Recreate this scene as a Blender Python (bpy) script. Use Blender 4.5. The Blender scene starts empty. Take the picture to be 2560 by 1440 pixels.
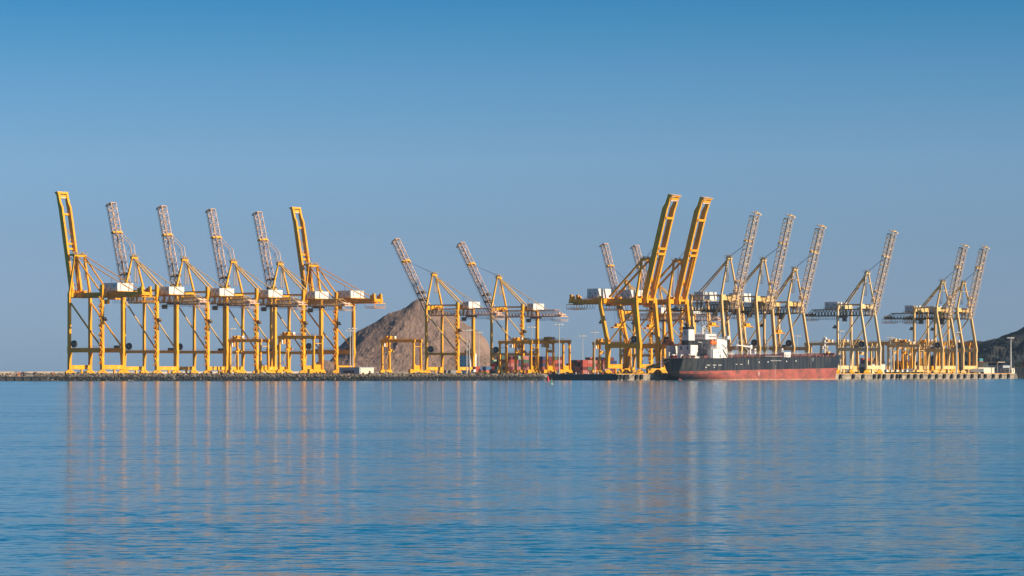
import bpy, math, random
from mathutils import Vector, Matrix, noise
random.seed(7)
S = bpy.context.scene
COL = S.collection
R = math.radians

# ------------------------------------------------------------------ camera
F = 7467.0            # focal length in pixels of a 2560 wide picture
HZ = 928.0            # row of the horizon
EYE = 5.8
cam = bpy.data.cameras.new('camera'); cam_o = bpy.data.objects.new('camera', cam); COL.objects.link(cam_o)
cam.sensor_width = 36.0; cam.lens = 36.0 * F / 2560.0
cam.shift_y = (HZ - 720.0) / 2560.0
cam.clip_start = 1.0; cam.clip_end = 40000.0
cam_o.location = (0, 0, EYE); cam_o.rotation_euler = (R(90), 0, 0)
S.camera = cam_o

# ------------------------------------------------------------------ sky, sun, exposure
SUN_EL = R(24.0)
SUN_DX, SUN_DY = 0.88, -0.475          # horizontal direction towards the sun (right and behind the camera)
sun_az = math.atan2(SUN_DX, SUN_DY)   # measured from +Y towards +X
w = bpy.data.worlds.new('World'); S.world = w; w.use_nodes = True
nt = w.node_tree; nt.nodes.clear()
N = nt.nodes.new; LK = nt.links.new
sky = N('ShaderNodeTexSky'); sky.sky_type = 'NISHITA'; sky.sun_disc = False
sky.sun_elevation = SUN_EL; sky.sun_rotation = sun_az
sky.air_density = 1.0; sky.dust_density = 0.6; sky.ozone_density = 2.0
tc = N('ShaderNodeTexCoord'); sep = N('ShaderNodeSeparateXYZ'); LK(tc.outputs['Generated'], sep.inputs[0])
ramp = N('ShaderNodeValToRGB'); LK(sep.outputs['Z'], ramp.inputs[0])
cr = ramp.color_ramp
SKY_STOPS = [(0.0, (0.265, 0.41, 0.81)), (0.03, (0.242, 0.335, 0.63)), (0.045, (0.228, 0.325, 0.565)), (0.07, (0.238, 0.348, 0.55)),
             (0.097, (0.165, 0.325, 0.51)), (0.123, (0.078, 0.28, 0.46)), (0.25, (0.035, 0.19, 0.40)), (0.55, (0.06, 0.15, 0.26)), (1.0, (0.11, 0.13, 0.14))]
cr.elements[0].position = 0.0; cr.elements[1].position = 1.0
for p, c in SKY_STOPS[1:-1]:
    cr.elements.new(p)
for e, (p, c) in zip(cr.elements, SKY_STOPS):
    e.position = p; e.color = (*c, 1)
mul = N('ShaderNodeMixRGB'); mul.blend_type = 'MULTIPLY'; mul.inputs[0].default_value = 1.0
LK(sky.outputs[0], mul.inputs[1]); LK(ramp.outputs[0], mul.inputs[2])
bg = N('ShaderNodeBackground'); bg.inputs[1].default_value = 0.0785
dbl = N('ShaderNodeVectorMath'); dbl.operation = 'SCALE'; dbl.inputs['Scale'].default_value = 2.0
LK(mul.outputs[0], dbl.inputs[0]); LK(dbl.outputs[0], bg.inputs[0])
wo = N('ShaderNodeOutputWorld'); LK(bg.outputs[0], wo.inputs[0])

sl = bpy.data.lights.new('sun', 'SUN'); sl.energy = 5.0; sl.angle = R(0.5); sl.color = (1.0, 0.85, 0.64)
so = bpy.data.objects.new('sun', sl); COL.objects.link(so)
sd = Vector((SUN_DX, SUN_DY, 0)).normalized() * math.cos(SUN_EL) + Vector((0, 0, math.sin(SUN_EL)))
so.rotation_euler = sd.to_track_quat('Z', 'Y').to_euler()
S.view_settings.view_transform = 'Standard'; S.view_settings.look = 'None'
S.view_settings.exposure = 0.35; S.view_settings.gamma = 1.0
S.cycles.max_bounces = 5; S.cycles.diffuse_bounces = 2; S.cycles.glossy_bounces = 3; S.cycles.volume_bounces = 0
S.cycles.use_denoising = True

# ------------------------------------------------------------------ frame of the port
U = Vector((0.608, 0.794, 0)).normalized()    # along the berths, going away to the right
V = Vector((0.794, -0.608, 0)).normalized()   # across the pier, towards the near right
LAND = 3.9
A0 = Vector((-260.0, 1867.0, 0))              # first crane of the left row
E0 = Vector((79.0, 1952.0, 0))                # first crane of the right row
def at(px, Y, z=0.0):
    return Vector(((px - 1280.0) / F * Y, Y, z))
def zat(y, Y):
    return EYE + (HZ - y) * Y / F
def left(t, c=0.0, z=LAND): p = A0 + U * t + V * c; p.z = z; return p
def right(t, c=0.0, z=LAND): p = E0 + U * t + V * c; p.z = z; return p
RZ_LEFT = math.atan2(-V.y, -V.x)    # local +x points to the water of the left row
RZ_RIGHT = math.atan2(V.y, V.x)

# ------------------------------------------------------------------ materials
MATS = {}
def mat(name, col, rough=0.55, metal=0.0, var=0.15, scale=0.25, dirt=None, dirt_amt=0.0, stretch=(1, 1, 1), spec=0.35, bump=0.0, bscale=1.0):
    if name in MATS: return MATS[name]
    m = bpy.data.materials.new(name); m.use_nodes = True; t = m.node_tree
    b = t.nodes['Principled BSDF']; n = t.nodes.new; k = t.links.new
    b.inputs['Roughness'].default_value = rough; b.inputs['Metallic'].default_value = metal
    b.inputs['Specular IOR Level'].default_value = spec
    c = n('ShaderNodeTexCoord'); mp = n('ShaderNodeMapping'); k(c.outputs['Object'], mp.inputs[0])
    mp.inputs['Scale'].default_value = tuple(scale * s for s in stretch)
    nz = n('ShaderNodeTexNoise'); nz.inputs['Scale'].default_value = 1.0; nz.inputs['Detail'].default_value = 5; nz.inputs['Roughness'].default_value = 0.65
    k(mp.outputs[0], nz.inputs['Vector'])
    r = n('ShaderNodeValToRGB'); k(nz.outputs['Fac'], r.inputs[0])
    r.color_ramp.elements[0].position = 0.3; r.color_ramp.elements[1].position = 0.7
    r.color_ramp.elements[0].color = (*[x * (1 - var) for x in col], 1)
    r.color_ramp.elements[1].color = (*[min(1, x * (1 + var)) for x in col], 1)
    out = r.outputs[0]
    if dirt:
        n2 = n('ShaderNodeTexNoise'); n2.inputs['Scale'].default_value = 2.3; n2.inputs['Detail'].default_value = 7; n2.inputs['Roughness'].default_value = 0.7
        k(mp.outputs[0], n2.inputs['Vector'])
        r2 = n('ShaderNodeValToRGB'); k(n2.outputs['Fac'], r2.inputs[0])
        r2.color_ramp.elements[0].position = 0.46; r2.color_ramp.elements[1].position = 0.63
        r2.color_ramp.elements[0].color = (0, 0, 0, 1); r2.color_ramp.elements[1].color = (dirt_amt,) * 3 + (1,)
        mx = n('ShaderNodeMixRGB'); k(r2.outputs[0], mx.inputs[0]); k(out, mx.inputs[1]); mx.inputs[2].default_value = (*dirt, 1)
        out = mx.outputs[0]
    k(out, b.inputs['Base Color'])
    if bump:
        n3 = n('ShaderNodeTexNoise'); n3.inputs['Scale'].default_value = bscale; n3.inputs['Detail'].default_value = 8
        k(c.outputs['Object'], n3.inputs['Vector'])
        bp = n('ShaderNodeBump'); bp.inputs['Strength'].default_value = 1.0; bp.inputs['Distance'].default_value = bump
        k(n3.outputs['Fac'], bp.inputs['Height']); k(bp.outputs[0], b.inputs['Normal'])
    MATS[name] = m; return m
RUST = (0.16, 0.07, 0.03)
M_YEL = mat('deep_yellow_paint', (0.93, 0.385, 0.004), dirt=RUST, dirt_amt=0.25, stretch=(1, 1, 0.25))
M_YE2 = mat('yellow_paint', (0.92, 0.415, 0.012), dirt=RUST, dirt_amt=0.28, stretch=(1, 1, 0.25))
M_CRM = mat('cream_paint', (0.80, 0.57, 0.29), dirt=RUST, dirt_amt=0.22, stretch=(1, 1, 0.25))
M_CR2 = mat('buff_paint', (0.80, 0.51, 0.19), dirt=RUST, dirt_amt=0.25, stretch=(1, 1, 0.25))
M_LAT = mat('weathered_truss_paint', (0.80, 0.53, 0.38), dirt=RUST, dirt_amt=0.5)
M_LAC = mat('pale_truss_paint', (0.82, 0.58, 0.36), dirt=RUST, dirt_amt=0.4)
M_DRK = mat('dark_steel', (0.06, 0.055, 0.05), var=0.3)
M_GRM = mat('greasy_machinery', (0.17, 0.11, 0.05), var=0.5, scale=0.8)
M_HOU = mat('white_cladding', (0.74, 0.73, 0.70), rough=0.5, dirt=(0.45, 0.40, 0.34), dirt_amt=0.3, scale=0.35, stretch=(1, 1, 0.3))
M_GLS = mat('dark_glass', (0.03, 0.04, 0.05), rough=0.15, spec=0.6, var=0.05)
M_ROP = mat('wire_rope', (0.12, 0.11, 0.11), var=0.2)
M_RUB = mat('black_rubber', (0.02, 0.02, 0.022), rough=0.8, var=0.3)
M_CON = mat('quay_concrete', (0.36, 0.285, 0.21), rough=0.9, var=0.3, scale=0.12, dirt=(0.07, 0.06, 0.055), dirt_amt=0.7, stretch=(1, 1, 2))
M_DCO = mat('dark_wet_concrete', (0.07, 0.065, 0.065), rough=0.7, var=0.3, scale=0.2, dirt=(0.1, 0.09, 0.08), dirt_amt=0.4)  # wet jetty concrete; on the pier end wall the dark tone paints shade
M_GND = mat('yard_paving', (0.26, 0.23, 0.20), rough=0.9, var=0.25, scale=0.03)
M_BWL = mat('pale_parapet_concrete', (0.52, 0.42, 0.33), rough=0.9, var=0.12, scale=0.06)
M_GAL = mat('galvanised_pole', (0.50, 0.49, 0.47), rough=0.45, metal=0.3)
M_WHT = mat('ship_white_paint', (0.78, 0.76, 0.72), rough=0.45, dirt=(0.45, 0.25, 0.12), dirt_amt=0.35, scale=0.4, stretch=(1, 1, 0.25))
M_SBL = mat('hull_black_paint', (0.013, 0.016, 0.023), rough=0.45, var=0.35, dirt=(0.085, 0.075, 0.065), dirt_amt=0.75, scale=0.16, stretch=(1.6, 1, 0.10))
M_SRD = mat('hull_red_antifouling', (0.38, 0.09, 0.068), rough=0.75, var=0.22, dirt=(0.12, 0.06, 0.05), dirt_amt=0.8, scale=0.055, stretch=(1, 1, 1.6))
M_STN = mat('waterline_growth', (0.46, 0.26, 0.15), rough=0.9, var=0.35, scale=0.3, dirt=(0.30, 0.10, 0.07), dirt_amt=0.8)
M_DRD = mat('deck_oxide_red', (0.17, 0.035, 0.03), rough=0.7, var=0.35, scale=0.3)
M_ORG = mat('lifeboat_orange', (0.80, 0.16, 0.02), rough=0.45, var=0.1)
M_BUR = mat('buoy_red', (0.65, 0.03, 0.025), rough=0.4)
M_BUG = mat('buoy_green', (0.01, 0.35, 0.22), rough=0.4)
M_GRW = mat('stained_white_paint', (0.62, 0.60, 0.50), rough=0.6, dirt=(0.2, 0.22, 0.1), dirt_amt=0.6)
M_ROOF = mat('sheet_roof', (0.42, 0.43, 0.44), rough=0.5, var=0.1)
M_TIN = mat('grey_cladding', (0.36, 0.40, 0.43), rough=0.6, var=0.1)
M_CRW = mat('cream_render', (0.66, 0.60, 0.47), rough=0.85, var=0.06)
M_OLV = mat('olive_chassis_paint', (0.30, 0.24, 0.05), rough=0.6)
M_LEAF = mat('shrub_leaves', (0.09, 0.10, 0.03), rough=0.8, var=0.5, scale=2.0)
M_BARK = mat('bark', (0.10, 0.07, 0.05), rough=0.9)

# ------------------------------------------------------------------ mesh builder
class MB:
    def __init__(s): s.v = []; s.f = []; s.mi = []; s.cur = 0; s.marks = []
    def add(s, vs, fs):
        o = len(s.v); s.marks.append((o, len(s.f))); s.v += [tuple(p) for p in vs]; s.f += [tuple(i + o for i in f) for f in fs]; s.mi += [s.cur] * len(fs)
    def box(s, a, b):
        x0, y0, z0 = [min(a[i], b[i]) for i in range(3)]; x1, y1, z1 = [max(a[i], b[i]) for i in range(3)]
        s.add([(x0, y0, z0), (x1, y0, z0), (x1, y1, z0), (x0, y1, z0), (x0, y0, z1), (x1, y0, z1), (x1, y1, z1), (x0, y1, z1)],
              [(0, 3, 2, 1), (4, 5, 6, 7), (0, 1, 5, 4), (1, 2, 6, 5), (2, 3, 7, 6), (3, 0, 4, 7)])
    def loft(s, secs):
        """secs: list of rings (lists of points, same length)"""
        n = len(secs[0]); vs = [p for r in secs for p in r]; fs = []
        for i in range(len(secs) - 1):
            for j in range(n):
                a = i * n + j; b = i * n + (j + 1) % n
                fs.append((a, b, b + n, a + n))
        fs.append(tuple(range(n - 1, -1, -1))); fs.append(tuple(range((len(secs) - 1) * n, len(secs) * n)))
        s.add(vs, fs)
    def col(s, pts):
        """vertical-ish column: pts = (x, y, z, wx, wy)"""
        s.loft([[(x - a / 2, y - b / 2, z), (x + a / 2, y - b / 2, z), (x + a / 2, y + b / 2, z), (x - a / 2, y + b / 2, z)] for x, y, z, a, b in pts])
    def beam(s, p, q, a, b, up=(0, 0, 1), a2=None, b2=None):
        """rectangular beam, a across, b in the up direction"""
        p = Vector(p); q = Vector(q); d = (q - p).normalized(); up = Vector(up)
        x = d.cross(up)
        if x.length < 1e-4: x = d.cross(Vector((0, 1, 0)))
        x.normalize(); y = x.cross(d)
        a2 = a if a2 is None else a2; b2 = b if b2 is None else b2
        r = []
        for c, aa, bb in ((p, a, b), (q, a2, b2)):
            r.append([c - x * aa / 2 - y * bb / 2, c + x * aa / 2 - y * bb / 2, c + x * aa / 2 + y * bb / 2, c - x * aa / 2 + y * bb / 2])
        s.loft(r)
    def tube(s, p, q, r, n=6, r2=None):
        p = Vector(p); q = Vector(q); d = (q - p)
        if d.length < 1e-6: return
        d.normalize(); x = d.cross(Vector((0, 0, 1)))
        if x.length < 1e-3: x = d.cross(Vector((0, 1, 0)))
        x.normalize(); y = d.cross(x); r2 = r if r2 is None else r2
        s.loft([[c + (x * math.cos(2 * math.pi * k / n) + y * math.sin(2 * math.pi * k / n)) * rr for k in range(n)] for c, rr in ((p, r), (q, r2))])
    def path(s, pts, r, n=5):
        for a, b in zip(pts, pts[1:]): s.tube(a, b, r, n)
    def disc(s, c, axis, r, t, n=20):
        c = Vector(c); a = Vector(axis).normalized(); s.tube(c - a * t / 2, c + a * t / 2, r, n)
    def wheel(s, c, axis, r, t): s.disc(c, axis, r, t, 12)
    def rail(s, pts, h=1.1, r=0.05, step=3.0):
        for a, b in zip(pts, pts[1:]):
            a = Vector(a); b = Vector(b); L = (b - a).length; n = max(1, int(L / step)); up = Vector((0, 0, h))
            s.tube(a + up, b + up, r, 4); s.tube(a + up * 0.5, b + up * 0.5, r * 0.8, 4)
            for i in range(n + 1):
                c = a.lerp(b, i / n); s.tube(c, c + up, r, 4)
    def each(s, name, m, parent=None, per=1):
        out = []
        for i in range(0, len(s.marks), per):
            v0, f0 = s.marks[i]; v1, f1 = s.marks[i + per] if i + per < len(s.marks) else (len(s.v), len(s.f))
            b = MB(); b.v = s.v[v0:v1]; b.f = [tuple(k - v0 for k in f) for f in s.f[f0:f1]]; b.mi = [0] * len(b.f); out.append(b.build(name, m, parent))
        return out
    def build(s, name, m, parent=None, smooth=False):
        me = bpy.data.meshes.new(name); me.from_pydata(s.v, [], s.f); me.update()
        ms = m if isinstance(m, (list, tuple)) else [m]
        for x in ms: me.materials.append(x)
        if len(ms) > 1:
            for p, i in zip(me.polygons, s.mi): p.material_index = i
        if smooth:
            for p in me.polygons: p.use_smooth = True
        o = bpy.data.objects.new(name, me); COL.objects.link(o)
        if parent: o.parent = parent
        return o
def tag(o, label=None, cat=None, group=None, kind=None):
    if label: o['label'] = label
    if cat: o['category'] = cat
    if group: o['group'] = group
    if kind: o['kind'] = kind
    return o
def empty(name, loc=(0, 0, 0), rz=0.0):
    o = bpy.data.objects.new(name, None); COL.objects.link(o); o.location = loc; o.rotation_euler = (0, 0, rz); return o
def copy_tree(o, parent=None):
    c = o.copy(); COL.objects.link(c); c.parent = parent
    for ch in list(KIDS.get(o, [])): KIDS.setdefault(c, []).append(copy_tree(ch, c))
    return c
KIDS = {}
def index_kids(root):
    bpy.context.view_layer.update()
    st = [root]
    while st:
        a = st.pop(); KIDS[a] = list(a.children); st += KIDS[a]

def truss(mb, p0, p1, wy, dv, n, rc, rw, taper=1.0, wy2=None):
    """box truss from p0 to p1; wy = width along local y, dv = depth vector"""
    p0 = Vector(p0); p1 = Vector(p1); dv = Vector(dv); Y = Vector((0, 1, 0))
    def node(i):
        f = i / n; c = p0.lerp(p1, f); k = 1 + (taper - 1) * f
        return [c - Y * wy / 2 * k, c + Y * wy / 2 * k, c + Y * wy / 2 * k + dv * k, c - Y * wy / 2 * k + dv * k]
    for i in range(n):
        a = node(i); b = node(i + 1)
        for j in range(4): mb.tube(a[j], b[j], rc, 5)
        for j in range(4): mb.tube(a[j], a[(j + 1) % 4], rw, 4)
        for j in (0, 2): mb.tube(a[j] if i % 2 else b[j], b[(j + 1) % 4] if i % 2 else a[(j + 1) % 4], rw, 4)
        for (j, k) in ((1, 2), (0, 3)):       # W bracing on the two side faces
            m = (a[k] + b[k]) / 2
            mb.tube(a[j], m, rw, 4); mb.tube(b[j], m, rw, 4)
    e = node(n)
    for j in range(4): mb.tube(e[j], e[(j + 1) % 4], rc, 4)

# ------------------------------------------------------------------ ship-to-shore crane
def bogie(mb, whl, x, y, wide=1.0):
    """wheel set under one corner, spreading along the rail"""
    for s in (-1, 1):
        yc = y + s * 2.0
        mb.loft([[(x - .45, yc - 1.9, 1.0), (x + .45, yc - 1.9, 1.0), (x + .45, yc + 1.9, 1.0), (x - .45, yc + 1.9, 1.0)],
                 [(x - .45, yc - 1.7, 1.5), (x + .45, yc - 1.7, 1.5), (x + .45, yc + 1.7, 1.5), (x - .45, yc + 1.7, 1.5)],
                 [(x - .4, yc - .45, 2.3), (x + .4, yc - .45, 2.3), (x + .4, yc + .45, 2.3), (x - .4, yc + .45, 2.3)]])
        for q in (-1.35, 1.35):
            mb.box((x - .62, yc + q - .55, .55), (x + .62, yc + q + .55, 1.25))
            for r in (-.5, .5): whl.wheel((x, yc + q + r * 1.1, .42), (1, 0, 0), .40, .5)
    mb.loft([[(x - .5, y - 2.6, 2.0), (x + .5, y - 2.6, 2.0), (x + .5, y + 2.6, 2.0), (x - .5, y + 2.6, 2.0)],
             [(x - .6, y - .8, 3.1), (x + .6, y - .8, 3.1), (x + .6, y + .8, 3.1), (x - .6, y + .8, 3.1)]])

def sts(P, name, M, ML, ns):
    """P: dimensions. M legs paint, ML truss paint. ns: +1/-1 = local y of the side that faces the camera's left"""
    root = empty(name)
    h = P['s'] / 2; wl0, wl1, ww0, ww1 = P['wl0'], P['wl1'], P['ww0'], P['ww1']
    zs0, zs1, zp0, zp1, zt0, zt1 = P['zs0'], P['zs1'], P['zp0'], P['zp1'], P['zt0'], P['zt1']
    lw, ly = P.get('lw', 2.1), P.get('ly', 1.7)
    ztopL = P.get('ztopL', zt1 + 1.5)
    legpos = {}
    for (b, t, zt, wtag) in ((wl0, wl1, ztopL, 'L'), (ww0, ww1, zt1 + .1, 'W')):
        kn = 1 if wtag == 'L' else -1
        lw, ly = (P.get('lw', 2.1), P.get('ly', 1.7)) if wtag == 'L' else (P.get('lwW', P.get('lw', 2.1)), P.get('lyW', P.get('ly', 1.7)))
        for s in (-1, 1):
            mb = MB()
            mb.col([(b, s * h, zs0, lw * .95, ly * 1.05), (b, s * h, zs1 + .5, lw * .95, ly * 1.05), (b + kn * .35, s * h, zp0 - 1.2, lw * 1.25, ly), (b + kn * .4, s * h, zp0, lw * 1.6, ly),
                    (b, s * h, zp1, lw * 1.25, ly), (b + (t - b) * .02, s * h, zp1 + 1.2, lw, ly), (t, s * h, zt0 - 1, lw * .92, ly), (t, s * h, zt, lw * .92, ly)])
            mb.build('leg', M, root)
    for b in (wl0, ww0):
        mb = MB(); mb.box((b - .8, -h + ly / 2 - .1, zs0), (b + .8, h - ly / 2 + .1, zs1))
        for q in (-.35, .35): mb.box((b - .5, q * h * .5 - .5, .3), (b + .5, q * h * .5 + .5, zs0)) if q < 0 else None
        o = mb.build('sill_beam', M, root)
        mm = MB()
        for q in (-.45, .4):
            for s in (-1, 1): mm.disc((b + s * .81, q * h, (zs0 + zs1) / 2), (1, 0, 0), .32, .05, 10)
        mm.each('marker_plate', M_WHT, o)
        for s in (-1, 1):
            mb = MB(); wh = MB(); bogie(mb, wh, b, s * (h - .3)); o = mb.build('bogie', P.get('Mb', M), root); wh.build('rail_wheels', M_DRK, o)
    for s in (-1, 1):
        mb = MB(); mb.beam((wl0 + lw * .5, s * h, (zp0 + zp1) / 2), (ww0 - lw * .5, s * h, (zp0 + zp1) / 2), ly * .75, zp1 - zp0)
        o = mb.build('portal_beam', M, root)
        r = MB(); r.rail([(wl0, s * (h + ly * .35), zp1), (ww0, s * (h + ly * .35), zp1)], r=.04); r.build('handrail', M_GAL, o)
        mb = MB(); f = .06
        mb.tube((ww1 + (ww0 - ww1) * f, s * h, zt0 - 2.5), (wl0 + .6, s * h, zp1 + .4), P.get('rd', .55), 8); mb.build('diagonal_brace', P.get('Md', M), root)
        if P.get('tie', True):
            mb = MB(); zt = zt1 - .3; mb.beam((wl1 + lw * .4, s * h, zt), (ww1 - lw * .4, s * h, zt), .7, .8); mb.build('tie_beam', P.get('Md', M), root)
    for t in (wl1, ww1):
        mb = MB(); mb.box((t - .9, -h + ly / 2 - .1, zt0), (t + .9, h - ly / 2 + .1, zt1)); mb.build('cross_beam', M, root)
    # girder
    g0, g1, gz0, gz1 = P['g0'], P['g1'], P['gz0'], P['gz1']      # g0 landside end, g1 waterside end
    gw = P['gw']
    mb = MB()
    if P['box']:
        for s in (-1, 1):
            mb.loft([[(x, s * gw - .8, zz), (x, s * gw + .8, zz), (x, s * gw + .8, gz1), (x, s * gw - .8, gz1)] for x, zz in ((g0, gz1 - 1.3), (g0 + 9, gz0), (g1, gz0))])
        for k in range(7):
            x = g0 + 1 + (g1 - g0 - 2) * k / 6; mb.box((x - .4, -gw + .8, gz1 - 1.4), (x + .4, gw - .8, gz1 - .3))
    else:
        truss(mb, (g0 + 6, 0, gz0), (g1, 0, gz0), gw * 2, (0, 0, gz1 - gz0), int((g1 - g0) / 3.0), .32, .15)
        mb.beam((g0, -gw, gz0), (g1, -gw, gz0), .7, .8); mb.beam((g0, gw, gz0), (g1, gw, gz0), .7, .8)
        for s in (-1, 1):
            mb.tube((g0 + 6, s * gw, gz1), (g0, s * gw, gz0), .25, 5)
    GM = P.get('Mg', M if P['box'] else ML)
    go = mb.build('girder', GM, root)
    r = MB()
    for s in (-1, 1):
        r.rail([(g0, s * (gw + 1.6), gz0), (g1 - 2, s * (gw + 1.6), gz0)], r=.05)
        r.box((g0, s * (gw + .5), gz0 - .12), (g1 - 2, s * (gw + 1.7), gz0))
    r.build('walkway', GM, go)
    for t in (wl1, ww1):    # hangers between cross beam and girder
        r = MB()
        for s in (-1, 1): r.beam((t, s * gw, zt0 + .2), (t, s * gw, gz0 + .3), 1.2, .8, up=(0, 1, 0))
        r.each('girder_hanger', M, root)
    mb = MB(); x = ww1 - 7
    for q in range(7):
        yy = random.uniform(-gw, gw); x_ = x + q * (g1 - x - 1) / 6
        mb.box((x_ - .6, yy - .8, gz1 + .02), (x_ + .5, yy + .8, gz1 + random.uniform(.9, 2.4)))
    mb.box((x - 1, -gw - 1.0, gz1 - .05), (g1 - .5, gw + 1.0, gz1 + .1))
    mb.rail([(x - 1, ns * (gw + 1.0), gz1 + .1), (g1 - .5, ns * (gw + 1.0), gz1 + .1)], r=.06, step=2)
    mb.build('winch_platform', M, root)
    # festoon loops
    fe = MB(); x = P.get('f0', g0 + 6); x1 = P.get('f1', x + 20); yv = ns * (gw + 1.9); dx = P.get('fdx', 1.9); fd = P.get('fd', 3.4)
    while x < x1:
        pts = [(x + dx * .5 * (1 - math.cos(math.pi * k / 6)) , yv, gz0 - .3 - fd * math.sin(math.pi * k / 6)) for k in range(7)]
        fe.path(pts, .11, 4); x += dx
    fe.build('festoon_cable', M_DRK, root)
    # trolley, cab, spreader
    tx = P.get('tx', -5.0)
    tr = MB(); tr.box((tx - 3.2, -gw - .3, gz0 - 1.5), (tx + 3.2, gw + .3, gz0 - .55))
    for s in (-1, 1): tr.box((tx - 2.4, s * gw - .5, gz0 - .6), (tx + 2.4, s * gw + .5, gz0 - .2))
    tro = tr.build('trolley', M_GRM if not P['box'] else M, root)
    cb = MB(); cx = tx + P.get('cabdx', 4.2); cb.box((cx - 1.3, ns * 2.2, gz0 - 4.0), (cx + 1.3, ns * 4.6, gz0 - 1.5)); cb.box((cx - 1.6, ns * 1.9, gz0 - 4.2), (cx + 1.6, ns * 4.9, gz0 - 4.0))
    co = cb.build('operator_cab', M_GRM if not P['box'] else M, root)
    wg = MB(); wg.box((cx + 1.31, ns * 2.4, gz0 - 3.6), (cx + 1.36, ns * 4.4, gz0 - 2.0)); wg.box((cx - 1.1, ns * 4.61, gz0 - 3.2), (cx + 1.1, ns * 4.66, gz0 - 2.0)); wg.each('window', M_GLS, co)
    sz = P.get('sz', None)
    if sz:
        sp = MB(); sp.box((tx - 1.2, -2.6, sz + 1.3), (tx + 1.2, 2.6, sz + 2.6)); sp.box((tx - .6, -5.9, sz + .4), (tx + .6, 5.9, sz + 1.0))
        for s in (-1, 1):
            sp.box((tx - 1.25, s * 6.0 - .3, sz), (tx + 1.25, s * 6.0 + .3, sz + .9)); sp.box((tx - .9, s * 1.5 - .7, sz + .9), (tx + .9, s * 1.5 + .7, sz + 3.2))
        spo = sp.build('spreader', M_YEL, root)
        rp = MB()
        for a in (-1, 1):
            for s in (-1, 1): rp.tube((tx + a * .8, s * 1.6, sz + 2.6), (tx + a * 1.6, s * 2.4, gz0 - 1.4), .07, 4)
        rp.build('hoist_ropes', M_ROP, spo)
    # rear machinery platform
    rm = MB(); rm.box((g0 - 1.0, -gw - 2, gz0 - .4), (g0 + 5.5, gw + 2, gz0))
    for k in range(5):
        x = g0 + .3 + k * 1.1; y = random.uniform(-gw, gw); rm.box((x - .5, y - .7, gz0), (x + .5, y + .7, gz0 + random.uniform(1.2, 2.8)))
        rm.tube((x, -gw - 1, gz0 + 1.2), (x, gw + 1, gz0 + 1.2), .45, 8)
    if P['box']:
        for s in (-1, 1): rm.box((g0 + .5, s * gw - .7, gz1), (g0 + 2.3, s * gw + .7, gz1 + 3.2)); rm.box((g0 + 3.2, s * gw - .7, gz1), (g0 + 4.2, s * gw + .7, gz1 + 2.2))
    ro = rm.build('rear_machinery', M if P['box'] else ML, root)
    cg = MB(); zc = gz0 - 3.4
    cg.box((g0 - 1, -gw - 2, zc - .15), (g0 + 7.5, gw + 2, zc)); cg.rail([(g0 - 1, -gw - 2, zc), (g0 + 7.5, -gw - 2, zc), (g0 + 7.5, gw + 2, zc), (g0 - 1, gw + 2, zc), (g0 - 1, -gw - 2, zc)], r=.07, step=2)
    for a in (g0 - 1, g0 + 7.5):
        for s in (-1, 1): cg.tube((a, s * (gw + 2), zc), (a, s * (gw + 2), gz0), .14, 4)
    cg.build('maintenance_cage', M if P['box'] else ML, ro)
    # machinery house
    hw0, hw1, hh, hz0, hz1 = P['house']
    mb = MB(); mb.box((hw0, -hh, hz0), (hw1, hh, hz1)); mb.box((hw0 - .15, -hh - .15, hz1), (hw1 + .15, hh + .15, hz1 + .18))
    n = max(2, int(2 * hh / 1.1))
    for k in range(n + 1):
        y = -hh + 2 * hh * k / n; mb.box((hw0 - .05, y - .07, hz0), (hw0, y + .07, hz1)); 
    n = max(2, int((hw1 - hw0) / 1.1))
    for k in range(n + 1):
        x = hw0 + (hw1 - hw0) * k / n; mb.box((x - .07, ns * hh, hz0), (x + .07, ns * (hh + .05), hz1))
    ho = mb.build('machinery_house', M_HOU, root)
    d = MB()
    for q in (-.45, .3): d.box((hw0 - .08, q * hh - .6, hz0 + .2), (hw0 - .02, q * hh + .6, hz0 + .9))
    d.box((hw0 - .08, .02 * hh - .12, hz0), (hw0 - .02, .02 * hh + .12, hz1))
    xm = (hw0 + hw1) / 2
    d.box((xm - .5, ns * (hh + .06), hz0 + .1), (xm + .5, ns * (hh + .1), hz0 + 2.1))
    for q in (-.25, .25): d.box((xm + q * (hw1 - hw0) - .7, ns * (hh + .06), hz0 + 2.4), (xm + q * (hw1 - hw0) + .7, ns * (hh + .1), hz0 + 3.6))
    d.each('vent_grille', M_TIN, ho)
    d = MB(); d.box((hw0 - 1.4, -hh - 1.2, hz0 - .35), (hw1 + 1.2, hh + 1.2, hz0 - .02)); d.rail([(hw0 - 1.4, ns * (hh + 1.2), hz0), (hw1 + 1.2, ns * (hh + 1.2), hz0)], r=.05); d.build('house_platform', M, ho)
    # apex frame
    aw, az, ah = P['aw'], P['az'], P['ah']
    for s in (-1, 1):
        mb = MB(); mb.beam((ww1, s * (h - .2), zt1), (aw, s * ah, az - 1), P.get('ra', 1.25), P.get('ra', 1.25), up=(0, 1, 0), a2=P.get('ra', 1.25) * .8, b2=P.get('ra', 1.25) * .8); mb.build('mast_leg', M, root)
    mb = MB(); mb.box((aw - .9, -ah - 1.2, az - 1.8), (aw + .9, ah + 1.2, az - .2))
    for s in (-1, 1):
        mb.disc((aw, s * ah * .6, az + .3), (0, 1, 0), .8, .5, 12)
    if P['box']:
        for s in (-1, 1): mb.beam((aw, s * ah, az - 1), (aw + P['latch'], s * ah, az - .4), .9, 1.3)
        mb.box((aw + P['latch'] - .7, -ah, az - .8), (aw + P['latch'], ah, az - .1))
    apo = mb.build('apex_head', M, root)
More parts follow.
